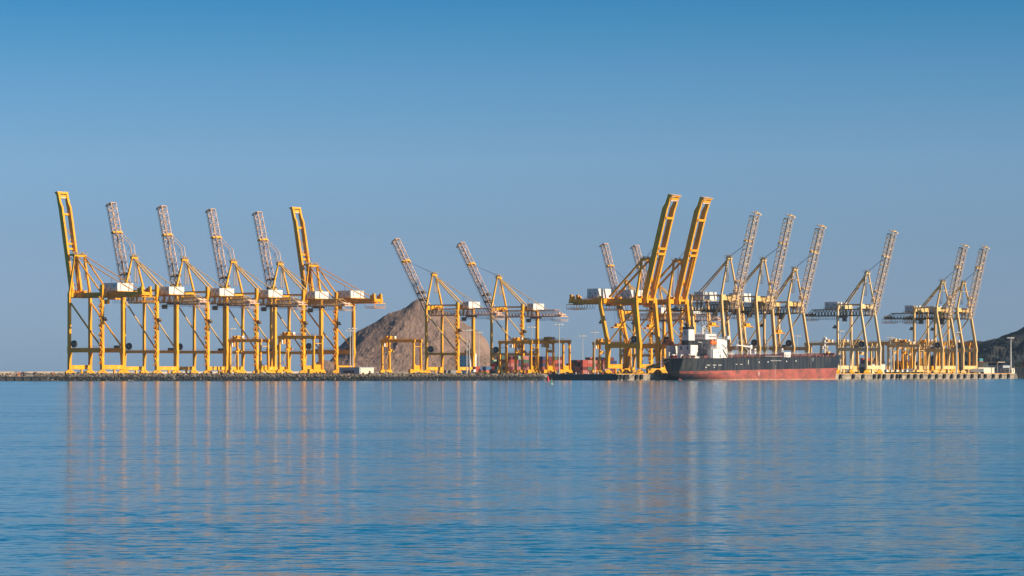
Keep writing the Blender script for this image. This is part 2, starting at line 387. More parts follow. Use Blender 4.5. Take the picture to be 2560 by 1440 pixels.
    mb = MB(); mb.box((aw - 1.8, -ah - 1.8, az - .2), (aw + 1.8, ah + 1.8, az - .05)); mb.rail([(aw - 1.8, -ah - 1.8, az), (aw + 1.8, -ah - 1.8, az), (aw + 1.8, ah + 1.8, az), (aw - 1.8, ah + 1.8, az), (aw - 1.8, -ah - 1.8, az)], r=.06, step=1.5)
    mb.tube((aw, 0, az), (aw, 0, az + 2.6), .06, 4); mb.build('apex_platform', M_GAL, apo)
    if P.get('midplat'):
        zz = P['midplat']; k = (zz - zt1) / (az - zt1); mb = MB(); yy = (h - .2) + (ah - h) * k; xx = ww1 + (aw - ww1) * k
        mb.beam((xx, -yy, zz), (xx, yy, zz), .5, .5); mb.box((xx - 1, -yy - 3, zz), (xx + 1, -yy, zz + .15)); mb.box((xx - 1, yy, zz), (xx + 1, yy + 3, zz + .15)); mb.build('mast_platform', M, root)
    # rear mast struts from apex to the landside frame
    bw, bz, by = P['back']
    for s in (-1, 1):
        mb = MB(); mb.tube((aw, s * P.get('aby', ah), az - 1.2), (bw, s * by, bz), P.get('rb', .5), 8); mb.build('back_strut', P.get('Md', M), root)
    if P.get('rear'):
        rw, rz_, ry = P['rear']
        for s in ((-1, 1) if P.get('rear2', True) else (1,)):
            mb = MB(); a = Vector((aw, s * ah, az - .8)); b = Vector((rw, s * ry, rz_)); mb.tube(a, b, P.get('rr', .28), 6)
            c = a.lerp(b, .62); mb.tube(c, (c.x, c.y - .7, gz1 + 1.2), .13, 4); mb.tube(c, (c.x - 1.2, c.y + .7, gz1 + 1.2), .13, 4)
            mb.build('rear_stay', P.get('Md', M), root)
    # hanging tension links below the apex
    mb = MB()
    for s in (-1, 1):
        for q in (0.0, 1.1): mb.tube((aw - 1.2 - q, s * ah * .7, az - 2), (aw - 1.2 - q, s * ah * .7, az - P.get('hang', 16)), .17, 5)
        mb.tube((aw - 1.2, s * ah * .7, az - P.get('hang', 16)), (aw - 2.3, s * ah * .7, az - P.get('hang', 16)), .17, 5)
    mb.build('tension_link', P.get('Md', M), root)
    # boom
    hx, hz = P['hinge']; L = P['L']; th = R(P['ang']); d = Vector((math.sin(th), 0, math.cos(th))); e = Vector((math.cos(th), 0, -math.sin(th)))
    Hh = Vector((hx, 0, hz)); Yv = Vector((0, 1, 0))
    bo = empty('boom'); bo.parent = root
    if P['box']:
        bw_ = P['bw']
        for s in (-1, 1):
            mb = MB(); f = P.get('kink', .84)
            secs = []
            D_ = P.get('boxdep', 2.7)
            for q, dep, yo in ((0, D_ * .7, 0), (.04, D_, 0), (f, D_ * .95, 0), (f + .05, D_ * .72, 0), (1.0, D_ * .6, -.0)):
                c = Hh + d * L * q + Yv * s * (bw_ + yo) - e * dep * .5 + e * 1.25
                secs.append([c - Yv * .75, c + Yv * .75, c + Yv * .75 + e * (-dep), c - Yv * .75 + e * (-dep)])
            mb.loft(secs)
            mb.tube(Hh + Yv * s * (bw_ + .5) - e * 1.9, Hh + d * L * .8 + Yv * s * (bw_ + .5) - e * 1.9, .14, 4)
            g = mb.build('boom_girder', M, bo)
            r = MB()
            for k in range(4):
                c = Hh + d * L * (.14 + .18 * k) + Yv * s * bw_ - e * 1.3; r.beam(c, c - e * 2.2, 1.4, .15, up=d)
                r.tube(c - e * 2.2, c - e * 2.2 + d * 1.1, .06, 4)
            r.build('boom_bracket', M, g)
        for q in (.02, .44, .49, .78):
            if q in P.get('noties', ()): continue
            mb = MB(); c = Hh + d * L * q - e * .6; mb.beam(c - Yv * bw_, c + Yv * bw_, 1.5, 1.3, up=d); mb.build('boom_tie', M, bo)
        mb = MB(); c = Hh + d * (L - .6) - e * .2; mb.beam(c - Yv * (bw_ + .9), c + Yv * (bw_ + .9), 2.3, 1.3, up=d); c = Hh + d * (L - 2.6) - e * .2; mb.beam(c - Yv * bw_, c + Yv * bw_, 1.8, 1.3, up=d)
        mb.build('boom_head', M, bo)
        mb = MB(); c = Hh + d * L; mb.beam(c - Yv * (bw_ + 1.1), c + Yv * (bw_ + 1.1), 3.0, .25, up=d)
        mb.beam(c - Yv * (bw_ ) - d * 3.6 - e * .2, c + Yv * (bw_) - d * 3.6 - e * .2, 1.6, 1.1, up=d)
        mb.build('tip_platform', M_LAT, bo)
        if P.get('xbr', True):
            mb = MB(); qs = [.04, .17, .30, .43, .56, .72]
            for i in range(len(qs) - 1):
                s = 1 if i % 2 else -1
                mb.tube(Hh + d * L * qs[i] + Yv * s * bw_ - e * .6, Hh + d * L * qs[i + 1] - Yv * s * bw_ - e * .6, .26, 6)
            mb.build('boom_bracing', M, bo)
        # folded forestays lying along the boom
        mb = MB()
        for s in (-1, 1): mb.path([Hh + d * L * .42 + Yv * s * (bw_ - 1.3) - e * 1.9, Hh + d * L * .1 + Yv * s * (bw_ - 1.3) - e * 1.9], .22, 5)
        mb.build('folded_forestay', M, bo)
    else:
        wy = P['bwid']; dp = P['bdep']; n = int(L * .9 / 3.1)
        mb = MB(); truss(mb, Hh - e * dp * .5, Hh + d * L * P.get('tq', 1.0) - e * dp * .5, wy, e * dp, n, P.get('rc', .27), P.get('rw', .13), taper=P.get('taper', .96))
        mb.build('boom_truss', ML, bo)
        # trolley rails on the outer face run up to the tip
        mb = MB()
        for s in (-1, 1):
            mb.beam(Hh + Yv * s * wy * .5 + e * (dp * .5 + .3), Hh + d * (L + .5) + Yv * s * wy * .48 + e * (dp * .5 + .2), .42, .5, up=Yv)
            mb.beam(Hh + Yv * s * wy * .5 + e * (dp * .5 + 1.6), Hh + d * (L + .5) + Yv * s * wy * .48 + e * (dp * .5 + 1.3), .12, .2, up=Yv)
        for k in range(int(L / 3)):
            c = Hh + d * (1 + k * 3.0)
            for s in (-1, 1): mb.tube(c + Yv * s * wy * .5 + e * dp * .5, c + Yv * s * wy * .5 + e * (dp * .5 + 1.5), .1, 4)
            if k % 2 == 0: mb.beam(c - Yv * wy * .5 + e * (dp * .5 + .4), c + Yv * wy * .5 + e * (dp * .5 + .4), .35, .35, up=d)
        mb.build('trolley_rail', ML, bo)
        for q, big in ((.18, 1), (.27, 0), (.70, 1)):
            mb = MB(); c = Hh + d * L * q; mb.beam(c - Yv * (wy * .5 + (2.0 if big else 1.0)), c + Yv * (wy * .5 + (2.0 if big else 1.0)), dp * .7, .5 + .5 * big, up=d)
            c2 = c - e * dp * .5; mb.beam(c2 - Yv * wy * .45, c2 + Yv * wy * .45, 1.0, 1.1, up=d)
            if not big: mb.box((c.x - 3.2, ns * -wy * .6, c.z - .2), (c.x - .5, ns * wy * .2, c.z + 1.2))
            mb.build('boom_platform', M if q > .5 else (M_GRM if P.get('darklow') else ML), bo)  # low platforms get a dark colour for the shade on the lower boom
        mb = MB(); c = Hh + d * L; mb.beam(c - Yv * wy * .5 + e * .5, c + Yv * wy * .5 + e * .5, dp + .6, .4, up=d)
        mb.beam(c + e * (dp * .5 + .5) - d * .4, c + e * (dp * .5 + 3.4) - d * .4, 2.0, .7, up=d); mb.disc(c + e * 1.5 + d * .5, Yv, .7, .6, 10)
        mb.build('tip_platform', M_CRM if ML is M_LAC else M_LAT, bo)
        K = P.get('knee')
        if K:
            kw, kz = K; q = .70; c = Hh + d * L * q - e * dp * .5
            for s in (-1, 1):
                mb = MB(); a = c + Yv * s * wy * .42; k = Vector((kw, s * 1.6, kz)); mb.tube(a, k, .26, 6); mb.tube(k, (aw + .3, s * 1.5, az), .26, 6)
                mb.tube(k, Hh + d * L * .40 + Yv * s * wy * .42 - e * dp * .5, .14, 4)
                mb.build('folding_forestay', ML, root)
        else:
            pass
    # hoist ropes between apex and boom
    mb = MB(); q = P.get('ropeq', .66); base = Hh + d * L * q - e * (P.get('bdep', 2.5) * .5)
    for s in (-.8, -.3, .3, .8): mb.tube(base + Yv * s * 1.6 + d * s * .6, (aw, s * 1.2, az), .05, 4)
    mb.build('boom_hoist_rope', M_ROP, root)
    # cable reel on the portal beam
    mb = MB(); rx = P.get('reelx', ww0 - 4.0); rr_ = 2.3; zc = zp1 + rr_ + .2
    ro_ = P.get('reely', ns) * (h - .2)
    for s in (-.45, .45): mb.disc((rx, ro_ + s, zc), (0, 1, 0), rr_, .12, 24)
    mb.disc((rx, ro_, zc), (0, 1, 0), rr_ * .86, .8, 24)
    rl = mb.build('cable_reel', M_DRK, root)
    hb = MB(); hb.disc((rx, ro_, zc), (0, 1, 0), .5, 1.3, 10); hb.tube((rx, ro_, zc), (rx, ro_, zp1), .2, 5); hb.build('reel_hub', M_GAL, rl)
    # small boxes on portal
    mb = MB(); mb.box((wl0 + 3, -ns * h - .8, zp1), (wl0 + 7, -ns * h + .8, zp1 + 1.6)); mb.build('electrical_cabinet', M_GRM, root)
    # stair tower on the landside leg nearest the left of the picture
    mb = MB(); sx = wl0 - .2; st = P.get('stair', 1); sy = ns * h * st; z = zs1 + .5; k = 0; ztop = zt0 - 1
    while z < ztop:
        xo = wl0 + (wl1 - wl0) * max(0, (z - zp1) / (zt0 - zp1)); s = 1 if k % 2 else -1
        yb = sy + ns * (.9 if st > 0 else 1.0); q_ = 1.0 if st < 0 else 1.6
        mb.box((xo - q_, yb, z), (xo + q_, sy + ns * 2.1, z + .12))
        mb.rail([(xo - q_, sy + ns * 2.1, z + .1), (xo + q_, sy + ns * 2.1, z + .1)], r=.05, step=1.4)
        if st > 0: mb.beam((xo - s * 1.3, sy + ns * 1.5, z), (xo + s * 1.3, sy + ns * 1.5, min(ztop + 1, z + 3.0)), .8, .25)
        z += 3.0; k += 1
    if st < 0: mb.beam((wl0, sy + ns * 1.6, zs1), (wl0, sy + ns * 1.6, zp1), .6, .3); mb.beam((wl0, sy + ns * 1.6, zp1), (wl1, sy + ns * 1.6, ztop), .6, .3)
    mb.build('stairway', M, root)
    mb = MB(); zc = P.get('liftz', 33.0); xo = wl0 + (wl1 - wl0) * max(0, (zc - zp1) / (zt0 - zp1))
    mb.box((xo - 2.9, ns * h - .9, zc), (xo - 1.1, ns * h + .9, zc + 2.4)); mb.box((xo - 4.0, ns * h - .6, zc + .2), (xo - 2.9, ns * h + .6, zc + 1.2)); mb.build('lift_cabin', M_GRM, root)
    index_kids(root)
    return root

BASE = dict(s=18, wl0=-14.4, wl1=-14.4, ww0=14.4, ww1=14.4, zs0=3.1, zs1=5.7, zp0=13.6, zp1=16.4, zt0=48.3, zt1=51, box=True, gw=3.6, g0=-44.5, g1=19, gz0=47.9, gz1=51,
            house=(-25.5, -13.5, 6.8, 51.6, 56.4), aw=14.6, az=75.5, ah=4.0, latch=4.5, back=(-7.5, 51.2, 3.2), rear=(-37, 51.2, 3.6),
            hinge=(19.3, 50.4), L=65.5, ang=10.3, bw=3.6, f0=-30, f1=-20, fdx=2.6, fd=3.8, tx=-17, ztopL=55.5, lw=2.1, ly=1.7, tie=False, lwW=1.9, lyW=1.6)
PA = dict(BASE, boxdep=3.1)
PB = dict(BASE, zs0=2.6, zs1=4.9, zp0=13.4, zp1=15.2, zt0=50.0, zt1=53.6, box=False, gw=2.4, g0=-46, g1=17, gz0=45.6, gz1=50, lw=2.0, ly=1.9, lwW=1.6, lyW=1.4, Mg=M_CR2, ztopL=56.5,
          house=(-23, -15.5, 6.8, 50.6, 55.2), az=75.6, ah=1.6, back=(-10.5, 54, 2.2), aby=.9, rear=(-33, 50, 2.0), rear2=False, knee=(16.5, 83.0), hinge=(19.0, 47.0), L=65, ang=14.0, bwid=4.6, bdep=3.4,
          f0=-40, f1=-14, fdx=1.5, fd=2.8, tie=True, ra=1.1, rb=.55, Md=M_CR2, darklow=True, tx=-20, rd=.5, hang=17)
PC = dict(PB, Mg=M_LAT, zt0=46.0, zt1=49.6, gz0=42.0, gz1=46.8, ztopL=51, az=72.5, house=(-22.5, -17, 6.5, 46.9, 51.4), back=(-10.5, 50, 2.2), rear=(-32, 46.8, 2), hinge=(18.5, 44.0), L=62.3, ang=30.5, knee=None, ropeq=.68, liftz=30, hang=14, g0=-45)
PD = dict(PC, ang=17.0, L=61)
PE = dict(BASE, boxdep=3.9, stair=-1, s=21.6, wl0=-12.6, wl1=-18.3, ww0=12.6, ww1=10.0, zs0=3.7, zs1=6.4, zp0=17.0, zp1=20.0, zt0=46.4, zt1=49.4, gz0=46.2, gz1=49.4, g0=-48.8, g1=14.5, house=(-31.6, -22.9, 7.2, 50, 56.0),
          aw=10.2, az=75.5, ah=4.0, latch=6.5, back=(-16.5, 50.5, 3.4), rear=None, hinge=(14.6, 48.0), L=70.5, ang=15.6, bw=4.3, kink=.86, f0=-46, f1=-27, fdx=2.2, fd=3.2, sz=30, tx=-12, ztopL=51, lw=2.4, ly=2.0, lwW=2.5, lyW=2.1,
          xbr=False, noties=(.02,), rb=.75, ropeq=.62, hang=24)
PF = dict(PB, stair=-1, s=20.1, wl0=-12, wl1=-15.0, ww0=12.2, ww1=9.6, zs0=3.4, zs1=6.0, zp0=16.6, zp1=19.0, zt0=50.0, zt1=53.6, gz0=43.5, gz1=48.6, g0=-40, g1=12, Mg=M_GRM, ztopL=54.5, house=(-13.6, -6.1, 8.0, 50.2, 55.7),
          aw=9.4, az=79.5, ah=1.6, back=(-15.5, 54.5, 1.8), rear=None, hinge=(13.6, 45.0), L=66, ang=14.4, knee=None, bwid=5.2, bdep=3.4, Md=M_CR2, sz=32, tx=-4, f0=-20, f1=8, darklow=False, ly=1.6, lw=2.0, lwW=2.1, lyW=1.7, ropeq=.66, rb=.5, taper=.92, tq=.96)
PG = dict(PF, lw=1.5, ly=1.3, lwW=1.7, lyW=1.4, s=19.2, wl1=-12, ww1=7.5, zt0=47.4, zt1=50.7, gz0=42.5, gz1=47.1, g0=-44, g1=10, ztopL=51, house=(-24.6, -14, 6.8, 47.5, 52.4), aw=7.3, az=74.2, back=(-15, 46, 2.2), hinge=(11.5, 43.2), L=62.5, ang=15.3, midplat=66, f0=-42, f1=-14, sz=None, tx=-14, rb=.6)
PH = dict(PG, lw=1.7, ly=1.4, lwW=1.9, lyW=1.5, s=20.5, wl0=-11.9, wl1=-12, ww1=7.3, zt0=47.2, zt1=50.2, gz0=42, gz1=46.2, g0=-42.5, house=(-22, -14.7, 6.8, 47, 51.8), aw=7.0, az=70.3, L=56, ang=13.8, hinge=(11, 42.6), midplat=63)

cA = sts(PA, 'gantry_crane', M_YEL, M_LAT, 1)
cB = sts(PB, 'gantry_crane', M_YE2, M_LAT, 1)
cC = sts(PC, 'gantry_crane', M_YE2, M_LAT, 1)
cD = sts(PD, 'gantry_crane', M_YE2, M_LAT, 1)
cE = sts(PE, 'gantry_crane', M_YEL, M_LAT, -1)
cF = sts(PF, 'gantry_crane', M_CR2, M_LAC, -1)
PG3 = dict(PG, sz=28, tx=-6)
cG3 = sts(PG3, 'gantry_crane', M_CR2, M_LAC, -1)
cG = sts(dict(PG, Mb=M_YE2), 'gantry_crane', M_CRM, M_LAC, -1)
cH = sts(PH, 'gantry_crane', M_CR2, M_LAC, -1)
used = set()
def place(src, loc, rz, label, group):
    o = src if src not in used else copy_tree(src)
    used.add(src); o.location = loc; o.rotation_euler = (0, 0, rz); tag(o, label, 'crane', group); return o
GL = 'ship-to-shore cranes along the far berth on the left'; GR = 'ship-to-shore cranes along the near berth on the right'
for src, t, lab in ((cA, 0, 'leftmost deep yellow crane with raised twin box boom at the end of the rocks'),
                    (cB, 48.3, 'yellow crane with pinkish lattice boom, first lattice crane beside the leftmost box-boom crane'),
                    (cB, 94.8, 'yellow crane with pinkish lattice boom, second lattice crane from the left end'),
                    (cB, 141.6, 'yellow crane with pinkish lattice boom, third lattice crane from the left end'),
                    (cB, 187.9, 'yellow lattice boom crane just left of the box-boom crane beside the brown mountain'),
                    (cA, 221.6, 'deep yellow box-boom crane with its rear girder ending above the mountain left slope'),
                    (cC, 354.0, 'yellow crane with lattice boom leaning far out, legs against the brown mountain'),
                    (cC, 430.5, 'yellow crane with lattice boom leaning far out, right of the mountain'),
                    (cD, 595.5, 'distant yellow lattice boom crane, left one of two behind the big box-boom cranes'),
                    (cD, 638.0, 'distant yellow lattice boom crane, right one of two behind the big box-boom cranes')):
    place(src, left(t), RZ_LEFT, lab, GL)
for src, t, lab in ((cE, 0, 'deep yellow crane with tall twin box boom, standing left of the tanker stern'),
                    (cE, 37.0, 'deep yellow crane with tall twin box boom, directly behind the funnel of the tanker'),
                    (cF, 100.0, 'buff crane with tall lattice boom, rising just ahead of the white bridge of the tanker'),
                    (cF, 143.0, 'buff crane with tall lattice boom, rising over the middle of the tanker deck'),
                    (cG3, 187.0, 'buff crane with shorter lattice boom, rising over the forward deck of the tanker'),
                    (cG, 286.0, 'palest cream crane with lattice boom and yellow bogies, alone just past the tanker bow'),
                    (cH, 398.0, 'buff lattice boom crane, left one of the pair at the right end of the quay'),
                    (cH, 430.0, 'buff lattice boom crane, rightmost of all the cranes')):
    place(src, right(t), RZ_RIGHT, lab, GR)

# ------------------------------------------------------------------ yard gantry (rubber tyred)
def rtg(M, tpos):
    root = empty('yard_gantry'); sp, wb, H = 28.0, 8.0, 24.0
    for x in (0, sp):
        mb = MB(); mb.box((x - .6, -wb / 2 - 1.8, 1.6), (x + .6, wb / 2 + 1.8, 2.9))
        so_ = mb.build('sill_beam', M, root)
        for s in (-1, 1):
            wh = MB()
            for q in (-1.1, 1.1): wh.wheel((x, s * (wb / 2 + .4) + q, .8), (1, 0, 0), .8, .8)
            fr = MB(); fr.box((x - .7, s * (wb / 2 + .4) - 2.1, 1.0), (x + .7, s * (wb / 2 + .4) + 2.1, 1.9)); f = fr.build('wheel_frame', M, root); wh.build('tyre', M_RUB, f)
            mb = MB(); mb.col([(x, s * wb / 2, 2.8, 1.7, 1.1), (x, s * (wb / 2 - .3), H - 3.4, 1.2, 1.0), (x + (.6 if x == 0 else -.6), s * (wb / 2 - .3), H - 2.2, 2.2, 1.0)]); mb.build('leg', M, root)
        mb = MB(); mb.beam((x, -wb / 2 + .7, H - 5.2), (x, wb / 2 - .7, H - 5.2), .35, .35); mb.build('leg_tie', M, root)
    mb = MB()
    for (a, b) in (((0, -wb / 2 + .6, 3), (0, 0, 8.5)), ((0, wb / 2 - .6, 3), (0, 0, 8.5)), ((0, 0, 8.5), (0, wb / 2 - .6, 15))): mb.tube(a, b, .16, 5)
    mb.build('knee_brace', M, root)
    for s in (-1, 1):
        mb = MB(); y = s * (wb / 2 - .3); mb.box((-1.2, y - .55, H - 2.3), (sp + 1.2, y + .55, H - .3))
        o = mb.build('main_girder', M, root)
        r = MB(); r.rail([(-1, y + s * .9, H - .3), (sp + 1, y + s * .9, H - .3)], r=.05); r.build('handrail', M, o)
    tx = 3.5 if tpos == 0 else (sp * tpos)
    mb = MB(); mb.box((tx - 3, -wb / 2, H - .1), (tx + 3, wb / 2, H + .5)); mb.box((tx - 2.5, -2.4, H + .5), (tx - .6, 1.8, H + 2.0)); mb.tube((tx + .9, -2.2, H + 1.2), (tx + .9, 2.2, H + 1.2), .7, 10)
    mb.box((tx + 1.9, -3, H + .5), (tx + 2.9, -1.0, H + 2.2)); mb.box((tx - 1, 1.9, H + .5), (tx + 2.8, 3.2, H + 1.7))
    for s in (-1, 1): mb.box((tx - 2.6, s * 1.6 - .5, H - 5.3), (tx - 1.0, s * 1.6 + .5, H - .1))
    to = mb.build('trolley', M, root)
    e = MB(); e.box((tx + 3.0, .2, H + .5), (tx + 4.2, 2.2, H + 2.0)); e.box((tx - .2, -1.0, H + .5), (tx + .4, .6, H + 2.2)); e.each('white_cabinet', M_HOU, to)
    mb = MB(); mb.box((tx - 3.8, -3.4, H - 5.2), (tx - 1.8, -1.4, H - 2.9)); c = mb.build('operator_cab', M_HOU, to)
    mb = MB(); mb.box((tx + .2, -3.0, H - 9.0), (tx + 1.6, 3.0, H - 8.2)); mb.box((tx - .1, -1.4, H - 8.2), (tx + 1.9, 1.4, H - 7.0)); so2 = mb.build('spreader', M, root)
    r = MB()
    for s in (-1, 1): r.tube((tx + .9, s * 1.2, H - 7), (tx + .9, s * 1.6, H), .06, 4)
    r.build('hoist_ropes', M_ROP, so2)
    mb = MB(); mb.box((sp - 2.6, -wb / 2 + 1.2, 2.9), (sp - .2, wb / 2 - .6, 5.9)); mb.box((sp - 2.2, -wb / 2 + 1.6, 5.9), (sp - 1.4, 0, 6.9)); mb.build('power_pack', M, root)
    mb = MB(); mb.box((sp - 1.0, -wb / 2 - 4.4, .6), (sp + 1.0, -wb / 2 - 1.9, 3.2)); mb.build('engine_box', M, root)
    index_kids(root); return root
rA = rtg(M_YEL, 0); rB = rtg(M_YE2, 0); rC = rtg(M_YEL, .45); rD = rtg(M_CR2, .6)
RZV = math.atan2(V.y, V.x)
GY = 'rubber tyred yard gantries in the container yard'
YARD = [
 (rB, 574, 1928, .95, 'dull yellow yard gantry below the third and fourth lattice cranes from the left'),
 (rA, 698, 1900, 1.03, 'bright yellow yard gantry standing just left of the box-boom crane by the mountain'),
 (rB, 955, 2057, 1.0, 'dull yellow yard gantry alone in front of the brown mountain'),
 (rC, 1249, 1985, .93, 'dark yellow yard gantry, leftmost of three overlapping right of the mountain'),
 (rA, 1289, 1995, .93, 'bright yellow yard gantry, middle of three overlapping right of the mountain'),
 (rC, 1327, 1990, .95, 'bright yellow yard gantry, rightmost of three overlapping right of the mountain'),
 (rB, 1484, 2160, .97, 'yard gantry sticking out left of the first big near box-boom crane'),
 (rD, 2014, 2240, .98, 'buff yard gantry behind the bow mast of the tanker'),
 (rD, 2052, 2280, 1.0, 'buff yard gantry just left of the palest cream crane'),
 (rD, 2100, 2260, .96, 'buff yard gantry seen between the legs of the palest cream crane'),
 (rA, 2128, 2330, 1.02, 'yellow yard gantry behind the cable reel of the palest cream crane'),
 (rD, 2180, 2420, 1.08, 'far yard gantry between the cream crane and the right pair of cranes'),
 (rD, 2221, 2260, .93, 'buff yard gantry, foremost in the gap left of the last two cranes'),
 (rA, 2243, 2330, 1.02, 'brightest yellow yard gantry in the gap left of the last two cranes'),
 (rC, 2266, 2350, 1.03, 'yellow yard gantry overlapping the left leg of the last crane pair'),
 (rA, 2300, 2380, 1.04, 'yellow yard gantry standing behind the first of the last two cranes'),
 (rC, 2342, 2400, 1.04, 'yellow yard gantry standing between the last two cranes'),
]
for src, px, Y, k, lab in YARD:
    o = src if src not in used else copy_tree(src); used.add(src)
    p = at(px, Y, LAND) ; p += U * 4.0 * k; p.z = LAND
    o.location = p; o.rotation_euler = (0, 0, RZV); o.scale = (k, k, k); tag(o, lab, 'yard gantry', GY)

# ------------------------------------------------------------------ land, quays, water
def prism(name, pts, z0, z1, m):
    mb = MB(); n = len(pts); mb.loft([[(x, y, z0) for x, y in pts], [(x, y, z1) for x, y in pts]]); return mb.build(name, m)
EDGE = 17.0
q0 = E0 + V * EDGE + U * -42.9; q1 = E0 + V * EDGE + U * 492.0
qe = q0 - V * 54.0
l0 = A0 - V * 18.6 - U * 12; l1 = l0 + U * 772
pts = [(-292, 1794), (-80, 1827), (14, 1922), (qe.x, qe.y), (q0.x, q0.y), (q1.x, q1.y), (q1.x - 14, q1.y + 60), (760, 2440), (760, 2560), (l1.x, l1.y), (l0.x, l0.y)]
tag(prism('ground', pts, -3, LAND, M_GND), kind='structure')
tag(prism('far_ground', [(-260, 2565), (1300, 2565), (1300, 3600), (-260, 3600)], -3, 3.7, M_GND), kind='structure')
# quay wall of the near berth: face panels and a cope beam
mb = MB()
def wall(p, q, z0, z1, th, nrm):
    p = Vector(p); q = Vector(q); n = Vector(nrm); a = [p, q, q + n * th, p + n * th]
    mb.loft([[(c.x, c.y, z0) for c in a], [(c.x, c.y, z1) for c in a]])
wall(q0, q1, -3, LAND - 1.1, .5, V); wall(q0, q1, LAND - 1.1, LAND + .02, .9, V)
L = (q1 - q0).length; k = 0.0
while k < L - 12:
    a = q0 + U * k; wall(a, a + U * .12, -.8, LAND - 1.15, .52, V); k += 12.0
qw = mb.build('quay_wall', M_CON)
tag(qw, 'beige concrete quay wall of the near berth with a row of black fenders', 'quay wall')
mb = MB(); wall(qe - V * 6, q0, -3, LAND - .9, .5, -U); wall(qe - V * 6, q0 + V * .9, LAND - .9, LAND + .02, .8, -U)
tag(mb.build('quay_wall', M_DCO), 'dark stained concrete end wall of the pier between the rocks and the beige quay', 'quay wall')  # end wall faces away from the sun; its shade is in the colour
# kerb and rails on the near berth
mb = MB()
for c in (EDGE - .6,): mb.loft([[tuple(right(-42, c - .2, LAND)), tuple(right(-42, c + .2, LAND)), tuple(right(-42, c + .2, LAND + .3)), tuple(right(-42, c - .2, LAND + .3))],
                              [tuple(right(490, c - .2, LAND)), tuple(right(490, c + .2, LAND)), tuple(right(490, c + .2, LAND + .3)), tuple(right(490, c - .2, LAND + .3))]])
tag(mb.build('kerb', M_YE2), kind='structure')
# fenders
fb = MB(); fb.loft([[(-.9, 0, -2.6), (.9, 0, -2.6), (.9, .9, -2.6), (-.9, .9, -2.6)], [(-.9, 0, .1), (.9, 0, .1), (.9, .9, .1), (-.9, .9, .1)]])
fb.box((-1.15, .9, -2.9), (1.15, 1.25, .25)); fb.box((-1.0, .0, -.1), (1.0, .6, .35))
fobj = fb.build('fender', M_RUB); first = True
n_f = 0
FW = ['nearest the rocks end', 'second along from the pier corner', 'third along from the pier corner', 'beside the tanker rudder']
fx = [1543, 1551, 1561, 1567, 1590, 1602, 2100, 2132, 2156, 2185, 2197, 2209, 2229, 2242, 2250, 2270, 2286, 2302, 2323, 2340, 2359, 2378, 2395, 2411, 2429, 2447, 2462, 2482, 2500, 2520]
ORD = ['first', 'second', 'third', 'fourth', 'fifth', 'sixth', 'seventh', 'eighth', 'ninth', 'tenth', 'eleventh', 'twelfth', 'thirteenth', 'fourteenth', 'fifteenth', 'sixteenth', 'seventeenth', 'eighteenth', 'nineteenth', 'twentieth', 'twenty-first', 'twenty-second', 'twenty-third', 'twenty-fourth', 'twenty-fifth']
for i, px in enumerate(fx):
    k = (px - 1280) / F; p0 = E0 + V * (EDGE + .9); t = (k * p0.y - p0.x) / (U.x - k * U.y)
    o = fobj if first else fobj.copy()
    if not first: COL.objects.link(o)
    first = False
    p = p0 + U * t; o.location = (p.x, p.y, LAND - .55)
    o.rotation_euler = (0, 0, math.atan2(U.y, U.x)); o.scale = (1, -1, 1)
    tag(o, ('black quay fender, %s from the pier corner left of the tanker' % ORD[i]) if i < 6 else ('black rubber quay fender, %s to the right of the tanker bow' % ORD[i - 6]), 'fender', 'fenders on the near quay')
# bollards
bb = MB(); bb.tube((0, 0, 0), (0, 0, .7), .28, 10, .24); bb.tube((0, 0, .7), (0, 0, .95), .45, 10, .40); bobj = bb.build('mooring_bollard', M_YE2, smooth=False)
for i in range(11):
    o = bobj if i == 0 else bobj.copy()
    if i: COL.objects.link(o)
    o.location = right(-36 + i * 14 if i < 5 else 215 + (i - 5) * 46, EDGE - 1.6)
    tag(o, ('yellow mooring bollard, %s from the pier corner left of the tanker' % ORD[i]) if i < 5 else ('yellow mooring bollard on the quay, %s past the tanker bow' % ORD[i - 5]), 'bollard', 'mooring bollards on the near quay')

# water
mb = MB(); mb.add([(-9000, -300, 0), (9000, -300, 0), (9000, 14000, 0), (-9000, 14000, 0)], [(0, 1, 2, 3)])
wm = bpy.data.materials.new('sea_water'); wm.use_nodes = True; t = wm.node_tree; b = t.nodes['Principled BSDF']; n = t.nodes.new; k = t.links.new
b.inputs['Base Color'].default_value = (0.0, 0.19, 0.33, 1); b.inputs['Roughness'].default_value = 0.115; b.inputs['IOR'].default_value = 1.33
geo = n('ShaderNodeNewGeometry')
def slopes(sx, sy, detail, amp, seed):
    mp = n('ShaderNodeMapping'); mp.inputs['Scale'].default_value = (sx, sy, 1); mp.inputs['Location'].default_value = (seed, seed * 2, 0); mp.inputs['Rotation'].default_value = (0, 0, R(7)); k(geo.outputs['Position'], mp.inputs[0])
    nz = n('ShaderNodeTexNoise'); nz.inputs['Scale'].default_value = 1; nz.inputs['Detail'].default_value = detail; nz.inputs['Roughness'].default_value = .6; k(mp.outputs[0], nz.inputs['Vector'])
    sb = n('ShaderNodeVectorMath'); sb.operation = 'SUBTRACT'; k(nz.outputs['Color'], sb.inputs[0]); sb.inputs[1].default_value = (.5, .5, .5)
    ml = n('ShaderNodeVectorMath'); ml.operation = 'MULTIPLY'; k(sb.outputs[0], ml.inputs[0]); ml.inputs[1].default_value = (amp * .55, amp, 0)
    return ml.outputs[0]
s1 = slopes(1.1, 2.8, 5, .68, 3.0); s2 = slopes(.06, .22, 3, .24, 11.0)
ad = n('ShaderNodeVectorMath'); ad.operation = 'ADD'; k(s1, ad.inputs[0]); k(s2, ad.inputs[1])
mp = n('ShaderNodeMapping'); mp.inputs['Scale'].default_value = (.003, .016, 1); k(geo.outputs['Position'], mp.inputs[0])
